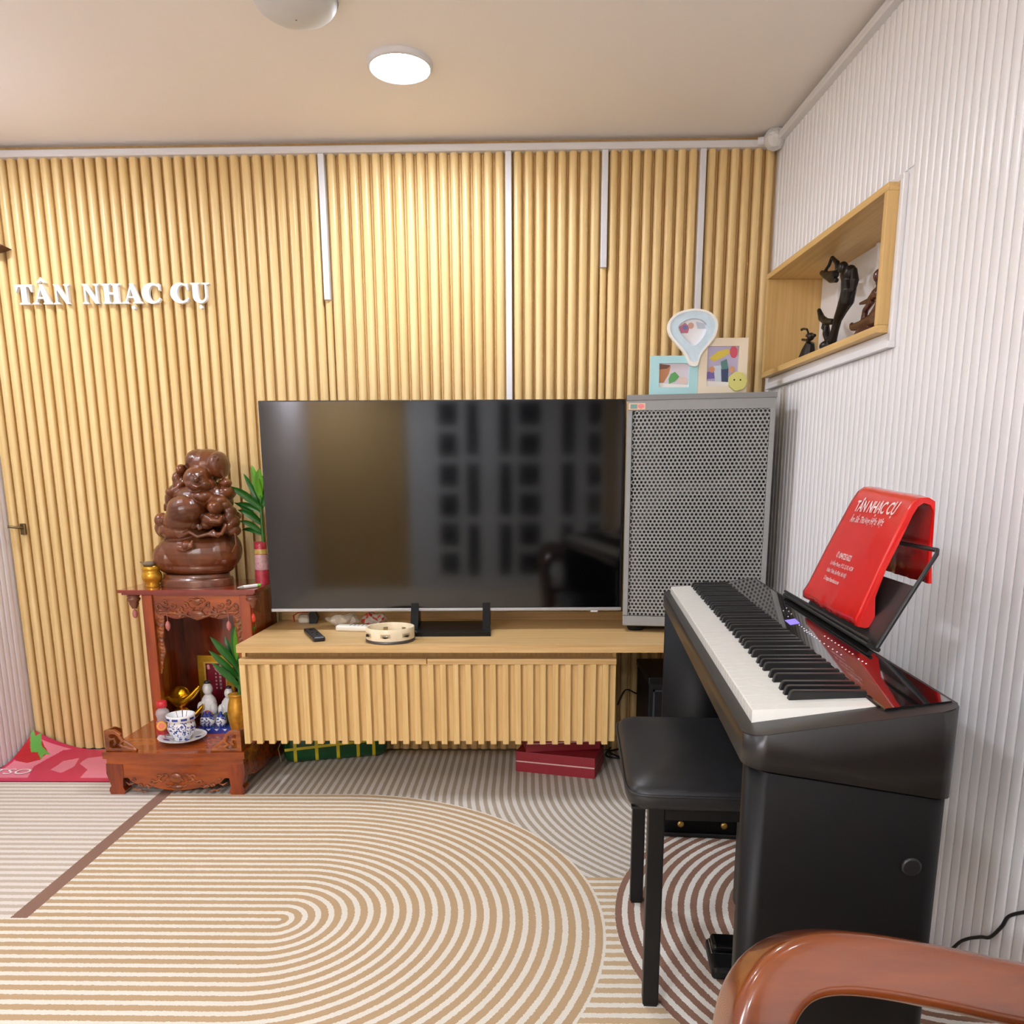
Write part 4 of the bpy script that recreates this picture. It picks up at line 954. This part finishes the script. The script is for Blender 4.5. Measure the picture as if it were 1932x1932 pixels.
# hanging turned drops and beads
TUR = mat('turned_wood', (120, 66, 42), .35, coat=.3)
def drop(px, py, y, s, bead, by):
    p = PY(px, py, y)
    zt_ = RZ-.018
    b = B(); h = zt_-p.z
    b.lathe([(.014*s, 0), (.021*s, -.1*h), (.021*s, -.16*h), (.017*s, -.20*h), (.023*s, -.30*h), (.021*s, -.42*h), (.015*s, -.58*h), (.016*s, -.66*h), (.008*s, -1.0*h)], (p.x, y, zt_), 18); dr_ = obj('turned_drop', b, TUR, al)
    q = PY(px, by, y); b = B(); b.lathe([(.001, .016), (.006, .012), (.009, .002), (.0085, -.008), (.004, -.014), (.001, -.015)], (p.x, y, q.z), 14, cap=False); b.tube([(p.x, y, p.z+.002), (p.x, y, q.z+.012)], .0012, 6); obj('bead', b, bead, dr_)
PKB = mat('bead_pink', (186, 110, 104), .25); RDB = mat('bead_red', (220, 70, 50), .2)
drop(254, 1148, 2.668, 1., PKB, 1158); drop(476, 1147, 2.668, 1., RDB, 1166)
for px in (317, 432):
    y = CYF+.004; p = PY(px, 1181, y); b = B(); b.tube([(p.x, y, .600), (p.x, y, p.z+.012)], .0012, 6)
    b.lathe([(.001, .018), (.0055, .014), (.009, .004), (.008, -.008), (.005, -.012), (.001, -.018)], (p.x, y, p.z), 14, cap=False); obj('bead', b, PKB, al)

# ================================================================== CARVED FIGURE ON TOP
SY = 2.775
K = .000371
def st(cx, cy, dy=0.): return PY(180+cx/5.084, 820+cy/5.084, SY+dy)
zoff = RZ + .0005 - st(980, 1446).z
fig = thing('carved_statue', (st(980, 1446).x, SY, RZ), 0, 'dark carved wooden laughing monk statue seated on a sack on the altar', 'statue')
b = B()
def e(cx, cy, dy, rx, ry, rd, rz=0.):
    from mathutils import Euler
    b.ball(st(cx, cy, dy)+V3((0, 0, zoff)), (rx*K, rd, ry*K), 20, 14, Euler((0, rz, 0)))
def tb_(pts, r): b.tube([st(x, y, d)+V3((0, 0, zoff)) for x, y, d in pts], [q*K for q in r] if isinstance(r, list) else r*K, 8)
e(1000, 1130, 0, 395, 225, .105); e(1010, 1270, .0, 325, 100, .09); e(1000, 1000, .01, 330, 130, .085); e(760, 1180, -.005, 190, 170, .085); e(1230, 1110, 0, 165, 190, .085)
e(1000, 720, .035, 290, 330, .07); e(860, 830, -.045, 200, 125, .070); e(890, 725, -.060, 185, 150, .080, -.15); e(985, 620, -.030, 215, 125, .075); e(850, 930, -.03, 210, 100, .07); e(930, 640, -.075, 80, 50, .04); e(1040, 600, -.070, 95, 60, .045)
e(1180, 640, 0, 130, 170, .07); e(770, 590, 0, 75, 130, .05, .5); e(700, 900, -.01, 110, 110, .06)
e(640, 830, -.045, 62, 72, .035)
for k in range(4): tb_([(690-10*k, 880+16*k, -.075), (640-3*k, 890+17*k, -.08), (612, 905+16*k, -.065)], [14, 15, 12])
e(985, 435, -.045, 118, 118, .068); e(1010, 390, -.035, 110, 80, .06); e(925, 480, -.085, 48, 44, .030); e(1050, 490, -.080, 48, 44, .030); e(985, 510, -.080, 75, 40, .032); e(972, 440, -.108, 20, 28, .016)
tb_([(915, 405, -.098), (945, 395, -.106), (960, 410, -.108)], 9); tb_([(990, 405, -.108), (1015, 392, -.104), (1045, 405, -.094)], 9); tb_([(930, 490, -.108), (975, 512, -.115), (1025, 492, -.106)], 10)
e(1115, 485, -.045, 32, 58, .025); e(870, 430, -.04, 22, 50, .02)
e(1085, 300, .02, 185, 150, .080); e(1190, 300, -.01, 82, 125, .065); e(1010, 260, .02, 130, 110, .07); tb_([(1060, 330, -.045), (1140, 290, -.055), (1200, 350, -.05), (1240, 430, -.04)], [10, 14, 14, 10]); tb_([(1120, 230, -.06), (1150, 210, -.065), (1180, 230, -.06), (1150, 262, -.066)], 12)
e(830, 345, -.02, 46, 52, .035); e(815, 430, -.005, 62, 75, .045); e(840, 480, 0, 80, 90, .05); e(735, 560, -.025, 48, 48, .035); tb_([(700, 560, -.05), (740, 545, -.06), (790, 520, -.05), (860, 440, -.03)], [16, 20, 24, 20])
for k in range(4): tb_([(715+18*k, 600, -.045), (722+18*k, 560, -.06), (740+16*k, 530, -.05)], 11)
tb_([(690, 640, .0), (680, 690, -.01), (670, 740, -.01)], [10, 26, 14])
e(1150, 705, -.090, 62, 66, .040); e(1130, 820, -.075, 105, 68, .045); tb_([(1050, 790, -.10), (1110, 830, -.115), (1190, 840, -.11), (1210, 790, -.10)], [26, 30, 28, 22]); e(1070, 870, -.08, 50, 46, .03)
e(1150, 640, -.055, 110, 55, .04)
for k, (x, y) in enumerate(((1240, 690), (1290, 740), (1290, 800), (1330, 845), (1290, 890), (1330, 930))): e(x, y, -.045+.01*(k % 2), 62, 52, .035, .6*k)
e(1260, 560, .0, 80, 70, .05); e(1250, 470, -.02, 55, 40, .03); e(1340, 790, .01, 50, 50, .035)
for pts in ([(800, 990, -.09), (900, 940, -.10), (980, 985, -.10), (1080, 960, -.095), (1180, 975, -.09)], [(940, 900, -.085), (985, 880, -.10), (1010, 920, -.10)], [(1160, 960, -.10), (1210, 960, -.10), (1240, 900, -.09), (1250, 870, -.08)], [(680, 1000, -.06), (740, 960, -.075), (800, 900, -.085)], [(1080, 960, -.095), (1130, 930, -.09), (1190, 990, -.09)]): tb_(pts, 20)
tb_([(790, 1100, -.095), (860, 1120, -.115), (920, 1080, -.12), (930, 1020, -.11)], [14, 18, 18, 12]); e(880, 1070, -.105, 45, 45, .028)
tb_([(1340, 960, -.06), (1350, 1060, -.07), (1310, 1140, -.085)], 10)
STW = wood('statue_wood', (64, 32, 16), (128, 68, 32), 'x', 11, .5, .3, coat=.3, lo=.3, hi=.72)
me = remesh(b, .0026, 2); me.materials.append(STW); obj('figure', me, STW, fig)
p0 = st(980, 1446); b = B(); L_ = 345*K; rows_ = [(1.0, 0), (1.0, .020), (.985, .026), (.93, .028), (.90, .034), (.90, .042)]
b.lathe([(L_*a, RZ+.0005+z) for a, z in rows_], (p0.x, SY, 0), 40, squash=(1, .72)); obj('plinth', b, wood('plinth_wood', (92, 50, 30), (126, 72, 44), 'x', 30, .1, .28, coat=.5), fig)
# gold pot beside it
GOLD = mat('gold_glaze', (214, 160, 46), .25, metal=.55, vary=.2, vscale=60)
gp = PY(288, 1099, 2.72); gp = Vector((gp.x, 2.72, RZ))
t = thing('gold_pot', gp, 0, 'little golden incense pot on the altar top left of the statue', 'pot')
b = B(); b.lathe([(.022, 0), (.024, .006), (.021, .012), (.031, .026), (.034, .038), (.031, .050), (.026, .056), (.031, .061), (.031, .070), (.026, .073), (.024, .066)], gp, 28); obj('body', b, GOLD, t)
b = B(); b.ball(gp+V3((-.006, 0, .080)), (.022, .018, .010), 12, 8); b.tube([gp+V3((-.015, 0, .080)), gp+V3((-.036, -.004, .088))], [.004, .002], 6); obj('ash_lid', b, mat('ash_grey', (120, 106, 84), .7), t)
# marker tube
a, c = PZ(448, 1109, RZ+.0065), PZ(490, 1104, RZ+.0065)
t = thing('marker_tube', (a+c)/2-V3((0, 0, .006)), 0, 'white tube with green cap lying on the altar top', 'tube')
b = B(); d = (c-a); b.tube([a+d*.25, a+d*.86], .006, 12); obj('barrel', b, mat('tube_white', (238, 238, 232), .35), t)
b = B(); b.tube([a+d*.86, a+d*1.0], .0062, 12); obj('cap', b, mat('tube_green', (120, 200, 60), .35), t)
b = B(); b.tube([a, a+d*.12, a+d*.25], [.002, .004, .006], 10); obj('nozzle', b, mat('tube_clear', (200, 200, 190), .2, alpha=.7), t)

# ================================================================== PLANTS
LEAF = mat('leaf_green', (40, 104, 34), .35, vary=.35, vscale=30); LEAF2 = mat('leaf_bright', (96, 160, 36), .35, vary=.3, vscale=30); STALK = mat('stalk_green', (58, 110, 40), .4)
def leaf(parent, base, tip, wid, m, bend=.02):
    base, tip = Vector(base), Vector(tip); d = tip-base; side = d.cross(Vector((0, 1, .35))).normalized(); ctrl = (base+tip)/2 + V3((0, -.008, bend)); b = B()
    def fn(u, v):
        p = base*(1-u)**2 + ctrl*2*u*(1-u) + tip*u*u
        wd = wid*(max(0., math.sin(math.pi*min(1, .08+u*.92)))**.75)*(1-.25*u)
        s = (v-.5)*2; return p + side*s*wd + V3((0, 1, 0))*(abs(s)*wd*-.45)
    b.grid(fn, 9, 5); return obj('leaf', b, m, parent)
def vase_plant(nm, lab, vb, vm, vprof, stalk, leaves, y, mats):
    t = thing(nm, vb, 0, lab, 'plant')
    b = B(); b.lathe(vprof, vb, 24); obj('vase', b, vm, t)
    P = [PY(*q, y) for q in stalk]; b = B(); b.tube(P, [.007, .006, .005][:len(P)], 8); obj('stalk', b, STALK, t)
    for k, (bq, tq, wd, dy, m) in enumerate(leaves):
        B0 = PY(*bq, y); T0 = PY(*tq, y+dy); leaf(t, B0, T0, wd*1.3, m)
    return t
UY = 2.80
ub = PZ(497, 1096, RZ); ub = Vector((PY(496, 1096, UY).x, UY, RZ))
VG = mat('red_glass_vase', (190, 60, 76), .12, spec=.7, vary=.45, vscale=50)
vase_plant('lucky_bamboo', 'green lucky bamboo in a red glass vase beside the statue', ub, VG, [(.024, 0), (.026, .02), (.025, .05), (.022, .08), (.021, .11), (.022, .135), (.023, .15), (.020, .15), (.019, .13)],
    [(498, 1030), (494, 985), (492, 935)], [((494, 945), (475, 877), .012, -.01, LEAF2), ((492, 935), (489, 884), .013, -.02, LEAF2), ((492, 955), (459, 893), .009, .02, LEAF), ((494, 960), (432, 918), .013, -.03, LEAF), ((494, 968), (446, 950), .009, .01, LEAF), ((494, 985), (441, 948), .008, .02, LEAF), ((494, 990), (448, 962), .010, -.01, LEAF), ((495, 1005), (452, 983), .010, -.02, LEAF), ((495, 1010), (456, 1000), .008, .02, LEAF), ((492, 940), (512, 880), .011, .02, LEAF), ((493, 960), (525, 910), .011, .01, LEAF)], UY, None)
vp_ = bpy.data.objects['lucky_bamboo']
for z0_, z1_, r_, m_ in ((.052, .106, .0248, mat('vase_blossom', (216, 168, 172), .2, vary=.55, vscale=90)), (.108, .130, .0228, mat('vase_gilt', (206, 176, 96), .3, vary=.4, vscale=90))):
    b = B(); b.lathe([(r_, z0_), (r_+.0008, z0_+.004), (r_-.0014, z1_-.004), (r_-.002, z1_)], ub, 24, cap=False); obj('vase_band', b, m_, vp_)
LY = 2.685
lb_ = Vector((PY(452, 1385, LY).x, LY, PZT))
vase_plant('lucky_bamboo', 'green lucky bamboo in a gold jar inside the altar', lb_, mat('gold_jar', (206, 150, 50), .3, metal=.5, vary=.4, vscale=70), [(.020, 0), (.026, .008), (.030, .035), (.034, .06), (.036, .085), (.032, .115), (.026, .135), (.028, .145), (.030, .150), (.024, .150)],
    [(452, 1310), (452, 1270), (450, 1235)], [((450, 1250), (452, 1164), .013, -.02, LEAF2), ((450, 1250), (441, 1180), .014, -.01, LEAF), ((451, 1240), (465, 1172), .010, .01, LEAF), ((452, 1245), (483, 1180), .010, -.02, LEAF), ((450, 1262), (396, 1201), .014, -.03, LEAF), ((451, 1270), (424, 1200), .012, .02, LEAF), ((451, 1280), (393, 1227), .013, -.03, LEAF), ((452, 1295), (399, 1251), .013, -.03, LEAF), ((452, 1300), (420, 1262), .010, -.01, LEAF), ((453, 1285), (475, 1215), .010, .01, LEAF)], LY, None)

# ================================================================== OFFERINGS ON THE ALTAR
CH = mat('porcelain', (236, 236, 234), .15, coat=.5); CBL_ = mat('cobalt', (40, 62, 150), .2, coat=.5)
def porcelain(nm):
    if nm in MATS: return MATS[nm]
    m, nt, bs = nodes_of(nm); tc = nt.nodes.new('ShaderNodeTexCoord'); n = nt.nodes.new('ShaderNodeTexNoise'); n.inputs['Scale'].default_value = 75; n.inputs['Detail'].default_value = 3; n.inputs['Distortion'].default_value = 1.5
    nt.links.new(tc.outputs['Object'], n.inputs['Vector']); r = nt.nodes.new('ShaderNodeValToRGB'); r.color_ramp.elements[0].position = .52; r.color_ramp.elements[1].position = .56
    r.color_ramp.elements[0].color = (*lin((236, 236, 234)), 1); r.color_ramp.elements[1].color = (*lin((44, 66, 150)), 1)
    nt.links.new(n.outputs['Fac'], r.inputs[0]); nt.links.new(r.outputs[0], bs.inputs['Base Color']); bs.inputs['Roughness'].default_value = .15; bs.inputs['Coat Weight'].default_value = .5
    MATS[nm] = m; return m
PO = porcelain('blue_white_porcelain')
s0 = PZ(345, 1398, PZT)
t = thing('saucer', s0, 0, 'white saucer with blue painted figures under the bowl', 'saucer')
b = B(); b.lathe([(.030, 0), (.034, .002), (.062, .010), (.080, .019), (.081, .021), (.078, .020), (.055, .012), (.030, .007), (.001, .006)], s0, 40, cap=False); obj('dish', b, CH, t)
for a, r in ((-1.2, .014), (-2.6, .009), (.2, .009)):
    b = B(); b.disc(s0+V3((.052*math.cos(a), .052*math.sin(a), .0125+.0012)), r, 14, (-.2*math.cos(a), -.2*math.sin(a), 1), (1.3, .7)); obj('blue_motif', b, CBL_, t)
bw = s0+V3((0, 0, .0075))
t = thing('incense_bowl', bw, 0, 'blue and white porcelain incense bowl on a saucer', 'bowl')
b = B(); b.lathe([(.026, 0), (.029, .004), (.027, .008), (.040, .022), (.0475, .042), (.045, .060), (.041, .068), (.046, .074)], bw, 40, cap=False); obj('body', b, PO, t)
b = B(); b.lathe([(.0455, .070), (.0475, .073), (.0480, .088), (.0470, .091), (.0435, .091), (.043, .074), (.001, .073)], bw, 40, cap=False); rm = obj('rim', b, CH, t)
for k in range(10):
    a = -math.pi*.5 + k*math.tau/10; b = B()
    b.grid(lambda u, v: bw + V3((.0484*math.cos(a+(u-.5)*.42), .0484*math.sin(a+(u-.5)*.42), .076+.008*v)), 4, 2, smooth=True); obj('blue_band', b, CBL_, rm)
for dx, dy, l in ((-.012, .004, .030), (.008, -.004, .036), (.002, .010, .050), (.014, .008, .028)):
    b = B(); b.tube([bw+V3((dx, dy, .072)), bw+V3((dx*1.4, dy, .072+l))], .0011, 5); obj('incense_stub', b, mat('stub_red', (150, 90, 60), .7), t)
# bottle with red cap
p = PY(308, 1360, 2.64); p.z = PZT; t = thing('small_bottle', p, 0, 'small clear bottle with a red cap in the altar', 'bottle')
b = B(); b.lathe([(.022, 0), (.024, .004), (.024, .060), (.019, .072), (.0235, .090), (.021, .102), (.013, .110), (.013, .116)], p, 24); obj('glass', b, mat('bottle_clear', (206, 196, 196), .08, alpha=.6, spec=.8), t)
b = B(); b.lathe([(.0240, .020), (.0245, .024), (.0245, .056), (.0240, .060)], p, 24); obj('red_label', b, mat('label_red', (196, 50, 56), .4), t)
b = B(); b.lathe([(.016, .114), (.0168, .116), (.0168, .134), (.015, .136)], p, 24); obj('cap', b, mat('cap_red', (206, 44, 52), .35), t)
# dried orange
oc = PY(305, 1370, 2.595); p = Vector((oc.x, oc.y, PZT)); t = thing('dried_orange', p, 0, 'dried orange slice on a red stick beside the bowl', 'fruit')
b = B(); b.lathe([(.015, -.004), (.0175, -.002), (.0175, .002), (.015, .004)], oc, 20, axis=(.2, -1, .35)); obj('rind', b, mat('orange_rind', (214, 140, 30), .45), t)
b = B(); b.disc(oc+V3((.001, -.0045, .0015)), .010, 16, (.2, -1, .35)); obj('pulp', b, mat('orange_pulp', (206, 84, 20), .4), t)
b = B(); b.tube([p+V3((.006, .012, .001)), oc+V3((0, .006, 0)), oc+V3((-.025, .020, .012))], .0014, 6); obj('stick', b, mat('stick_red', (170, 60, 50), .5), t)
# gold foil ingots
FOIL = mat('gold_foil', (232, 176, 30), .18, metal=.9, vary=.15, vscale=90)
def ingot(px, py, y, L, zb_, rot, lab):
    p = PY(px, py, y); t = thing('foil_ingot', (p.x, y, zb_), rot, lab, 'ingot')
    b = B()
    def fn(u, v):
        s = u*2-1; a = v*math.tau; w_ = .034*(1-.70*abs(s)**2.2); h_ = .024*(1-.55*abs(s)); zc = .025+.055*abs(s)**1.8
        return V3((s*L/2, w_*math.cos(a), zc+h_*math.sin(a)))
    b.grid(fn, 17, 15); obj('boat', b, FOIL, t, True)
    b = B(); b.ball((0, 0, .050), (.034, .026, .032), 14, 10); obj('dome', b, FOIL, t, True)
    for s in (-1, 1):
        b = B(); b.tube([(s*L*.46, 0, .074), (s*L*.50, 0, .086)], [.010, .004], 8); obj('tip', b, FOIL, t, True)
ingot(343, 1350, 2.76, .155, PZT, .1, 'gold foil ingot, lower of the two in the altar')
ingot(341, 1310, 2.765, .150, PZT+.076, -.15, 'gold foil ingot stacked on the other ingot in the altar')
# gold framed red picture
fy = 2.895
A0, A1 = PY(373, 1236, fy), PY(447, 1340, fy)
t = thing('framed_picture', ((A0.x+A1.x)/2, fy, PZT), 0, 'gold framed red picture with white characters inside the altar', 'picture')
xa, xb, zt2, zb2 = A0.x, A1.x, A0.z, PZT
b = ring_prism([(xa, zb2), (xb, zb2), (xb, zt2), (xa, zt2)], [(xa+.026, zb2+.026), (xb-.026, zb2+.026), (xb-.026, zt2-.026), (xa+.026, zt2-.026)], fy-.008, fy+.008); obj('frame', b, mat('gilt_frame', (196, 150, 40), .3, metal=.7, vary=.3, vscale=80), t)
b = ring_prism([(xa+.024, zb2+.024), (xb-.024, zb2+.024), (xb-.024, zt2-.024), (xa+.024, zt2-.024)], [(xa+.030, zb2+.030), (xb-.030, zb2+.030), (xb-.030, zt2-.030), (xa+.030, zt2-.030)], fy-.011, fy-.004); obj('inner_moulding', b, mat('gilt_pale', (220, 186, 90), .3, metal=.6), t)
b = B(); b.face([(xa+.024, fy, zb2+.024), (xb-.024, fy, zb2+.024), (xb-.024, fy, zt2-.024), (xa+.024, fy, zt2-.024)]); obj('print', b, mat('print_crimson', (124, 14, 40), .3, vary=.3, vscale=30), t)
b = B()
rp = random.Random(5)
for k in range(9):
    b.ball((xa+.036+rp.random()*.055, fy-.001, zt2-.036-rp.random()*.030), (.006, .0008, .006), 8, 5)
obj('blossom_print', b, mat('print_pink', (226, 150, 160), .4), t)
for col_, cxs in ((0, .064), (1, .080)):
    b = B()
    for r_ in range(5):
        zc = zt2-.072-r_*.014; xc = xa+cxs; s_ = .0045 if col_ else .003
        b.box((xc-s_, fy-.0014, zc+s_*.7), (xc+s_, fy-.0006, zc+s_)); b.box((xc-s_, fy-.0014, zc-s_*.2), (xc+s_, fy-.0006, zc+s_*.1)); b.box((xc-s_*.2, fy-.0014, zc-s_), (xc+s_*.15, fy-.0006, zc+s_)); b.box((xc-s_, fy-.0014, zc-s_), (xc+s_, fy-.0006, zc-s_*.75))
    obj('characters', b, mat('print_white2', (240, 225, 220), .4), t)
# two porcelain figures
def figurine(px, py, y, h, lab, robe, lean):
    p = PY(px, py, y); t = thing('porcelain_figure', (p.x, y, PZT), 0, lab, 'figurine')
    b = B(); b.lathe([(.30*h, 0), (.31*h, .05*h), (.26*h, .25*h), (.24*h, .45*h), (.20*h, .60*h), (.10*h, .70*h)], (0, 0, 0), 16, squash=(.75, .6)); b.ball((-.14*h, -.10*h, .42*h), (.08*h, .10*h, .14*h), 10, 8); b.ball((.14*h, -.10*h, .40*h), (.08*h, .10*h, .14*h), 10, 8)
    b.ball((lean*h, -.02*h, .82*h), (.115*h, .115*h, .14*h), 12, 10); me_ = remesh(b, .0028, 2); me_.materials.append(CH); obj('figure', me_, CH, t, True)
    b = B(); b.ball((lean*h, -.01*h, .965*h), (.07*h, .07*h, .05*h), 10, 8); obj('hat', b, mat('hat_dark', (60, 54, 52), .3), t, True)
    b = B(); b.ball((.02*h, -.17*h, .22*h), (.13*h, .05*h, .16*h), 10, 8); obj('robe_panel', b, robe, t, True)
figurine(396, 1345, 2.80, .17, 'white porcelain bearded figure left in the altar', mat('robe_orange', (190, 80, 40), .25), 0)
figurine(432, 1350, 2.80, .15, 'white porcelain seated figure right in the altar', mat('robe_green', (110, 120, 60), .25), .05)
# tray and three little jars
ty = PZ(408, 1384, PZT).y
t = thing('blue_tray', (PY(408, 1384, ty).x, ty+.03, PZT), 0, 'cobalt blue and white porcelain tray in front of the figures', 'tray')
xa, xb = PY(370, 1384, ty).x, PY(448, 1384, ty).x; xb = min(xb, -.958)
b = B(); b.prism(rrect(xb-xa, .065, .008, 4, (xa+xb)/2, ty+.034), PZT, PZT+.017, 'z'); tr = obj('tray_body', b, CBL_, t)
for k in range(5):
    x = xa+(xb-xa)*(k+.5)/5; b = B(); b.face([(x-.008, ty+.0008, PZT+.0165), (x+.008, ty+.0008, PZT+.0165), (x, ty+.0008, PZT+.009)]); obj('wave', b, CH, tr)
for k, (px, lab) in enumerate(((372, 'blue and white porcelain jar at the left end of the tray'), (393, 'blue and white porcelain jar in the middle of the tray'), (415, 'blue and white porcelain jar at the right end of the tray'))):
    x = PY(px, 1365, ty+.03).x; o_ = Vector((max(x, xa+.020)+.004, ty+.035, PZT+.0175))
    t = thing('porcelain_jar', o_, 0, lab, 'jar', 'three jars on the blue tray')
    b = B(); b.lathe([(.012, 0), (.017, .006), (.0195, .018), (.018, .030), (.012, .036)], o_, 20); obj('body', b, PO, t)
    b = B(); b.lathe([(.013, .036), (.012, .041), (.005, .045), (.004, .048), (.0055, .052), (.001, .055)], o_, 16); obj('lid', b, CBL_, t)
# thin incense stick leaning at the left
a, c = PZ(287, 1372, PZT+.01), PY(312, 1357, 2.70)

# ================================================================== FIGURINES IN THE NICHE
BZ = mat('dark_bronze', (38, 34, 31), .35, metal=.5, vary=.4, vscale=60); RWD = wood('rosewood', (42, 18, 12), (96, 46, 30), 'z', 60, .3, .25, coat=.4)
NF = NZ0+TH
def nf(cx, cy, off=-.06): return PW(1420+cx/4.6, 320+cy/4.6, off)
def niche_fig(nm, lab, cat, foot, build, m, vox):
    f = nf(*foot); f.z = NF; t = thing(nm, f, 0, lab, cat); b = B(); build(b)
    me_ = remesh(b, vox, 1); me_.materials.append(m); obj('figure', me_, m, t)
    return t, f
s_ = .00165/4.6*1.0
def R(px): return px*.00165/4.6
def mermaid(b):
    T = lambda pts, r: b.tube([nf(*p) for p in pts], [R(q) for q in r], 10)
    T([(650, 1545), (690, 1480), (712, 1400), (735, 1310), (770, 1230), (815, 1140), (835, 1050), (825, 960), (800, 900)], [34, 40, 34, 36, 46, 62, 60, 50, 40])
    b.ball(nf(785, 850), (R(42), R(42), R(48))); b.ball(nf(850, 890), (R(50), R(42), R(56))); T([(880, 860), (885, 960), (870, 1060)], [24, 36, 20])
    T([(740, 880), (735, 810), (690, 760)], [24, 22, 15]); T([(690, 760), (665, 830), (615, 900)], [15, 15, 13]); T([(600, 895), (650, 920), (720, 910)], [22, 36, 34]); T([(620, 930), (680, 960), (730, 960)], [12, 24, 20])
    T([(700, 1320), (640, 1320), (600, 1290), (575, 1215)], [24, 30, 30, 18]); T([(620, 1330), (610, 1370), (640, 1400)], [16, 18, 18]); T([(640, 1350), (640, 1420), (660, 1480)], [26, 34, 34])
    b.ball(nf(660, 1530), (R(80), R(70), R(50)))
    f = nf(660, 1560); b.lathe([(R(95), NF), (R(95), NF+.012), (R(60), nf(660, 1530).z)], (f.x, f.y, 0), 18)
niche_fig('mermaid_figurine', 'dark bronze mermaid figurine with raised arms in the wall niche', 'figurine', (660, 1560), mermaid, BZ, .0022)
def smoker(b):
    T = lambda pts, r: b.tube([nf(*p) for p in pts], [R(q) for q in r], 8)
    T([(470, 1640), (485, 1560), (500, 1500)], [80, 62, 40]); b.ball(nf(505, 1450), (R(34), R(34), R(36))); T([(470, 1440), (540, 1440)], [16, 16]); T([(430, 1475), (470, 1480), (500, 1520)], [12, 14, 20]); T([(425, 1390), (440, 1382), (472, 1386), (484, 1420), (490, 1470)], [14, 11, 10, 10, 10])
    f = nf(470, 1640); b.lathe([(R(85), NF), (R(80), NF+.02), (R(60), NF+.035)], (f.x, f.y, 0), 16)
niche_fig('bronze_figurine', 'small bronze man figurine at the far end of the wall niche', 'figurine', (470, 1640), smoker, BZ, .002)
def root(b):
    T = lambda pts, r: b.tube([nf(*p) for p in pts], [R(q) for q in r], 8)
    T([(870, 1370), (960, 1350), (1080, 1290), (1160, 1250)], [30, 46, 60, 60]); T([(930, 1165), (1010, 1140), (1070, 1080), (1110, 1060)], [10, 24, 40, 50]); T([(960, 1320), (980, 1220), (1040, 1140)], [24, 26, 24]); T([(1000, 1300), (1060, 1220), (1120, 1130)], [16, 22, 30]); T([(1100, 1260), (1120, 1100), (1100, 980)], [50, 40, 26]); b.ball(nf(1100, 920), (R(44), R(44), R(50))); T([(1065, 935), (1090, 890), (1140, 860)], [14, 22, 18]); T([(1080, 985), (1130, 990)], [16, 18])
    T([(870, 1370), (860, 1340)], [30, 20]); f = nf(1000, 1400); b.lathe([(R(130), NF), (R(125), NF+.01), (R(80), NF+.04)], (f.x, f.y, 0), 16)
niche_fig('rosewood_carving', 'reddish rosewood root carving at the near end of the wall niche', 'carving', (1000, 1400), root, RWD, .0022)
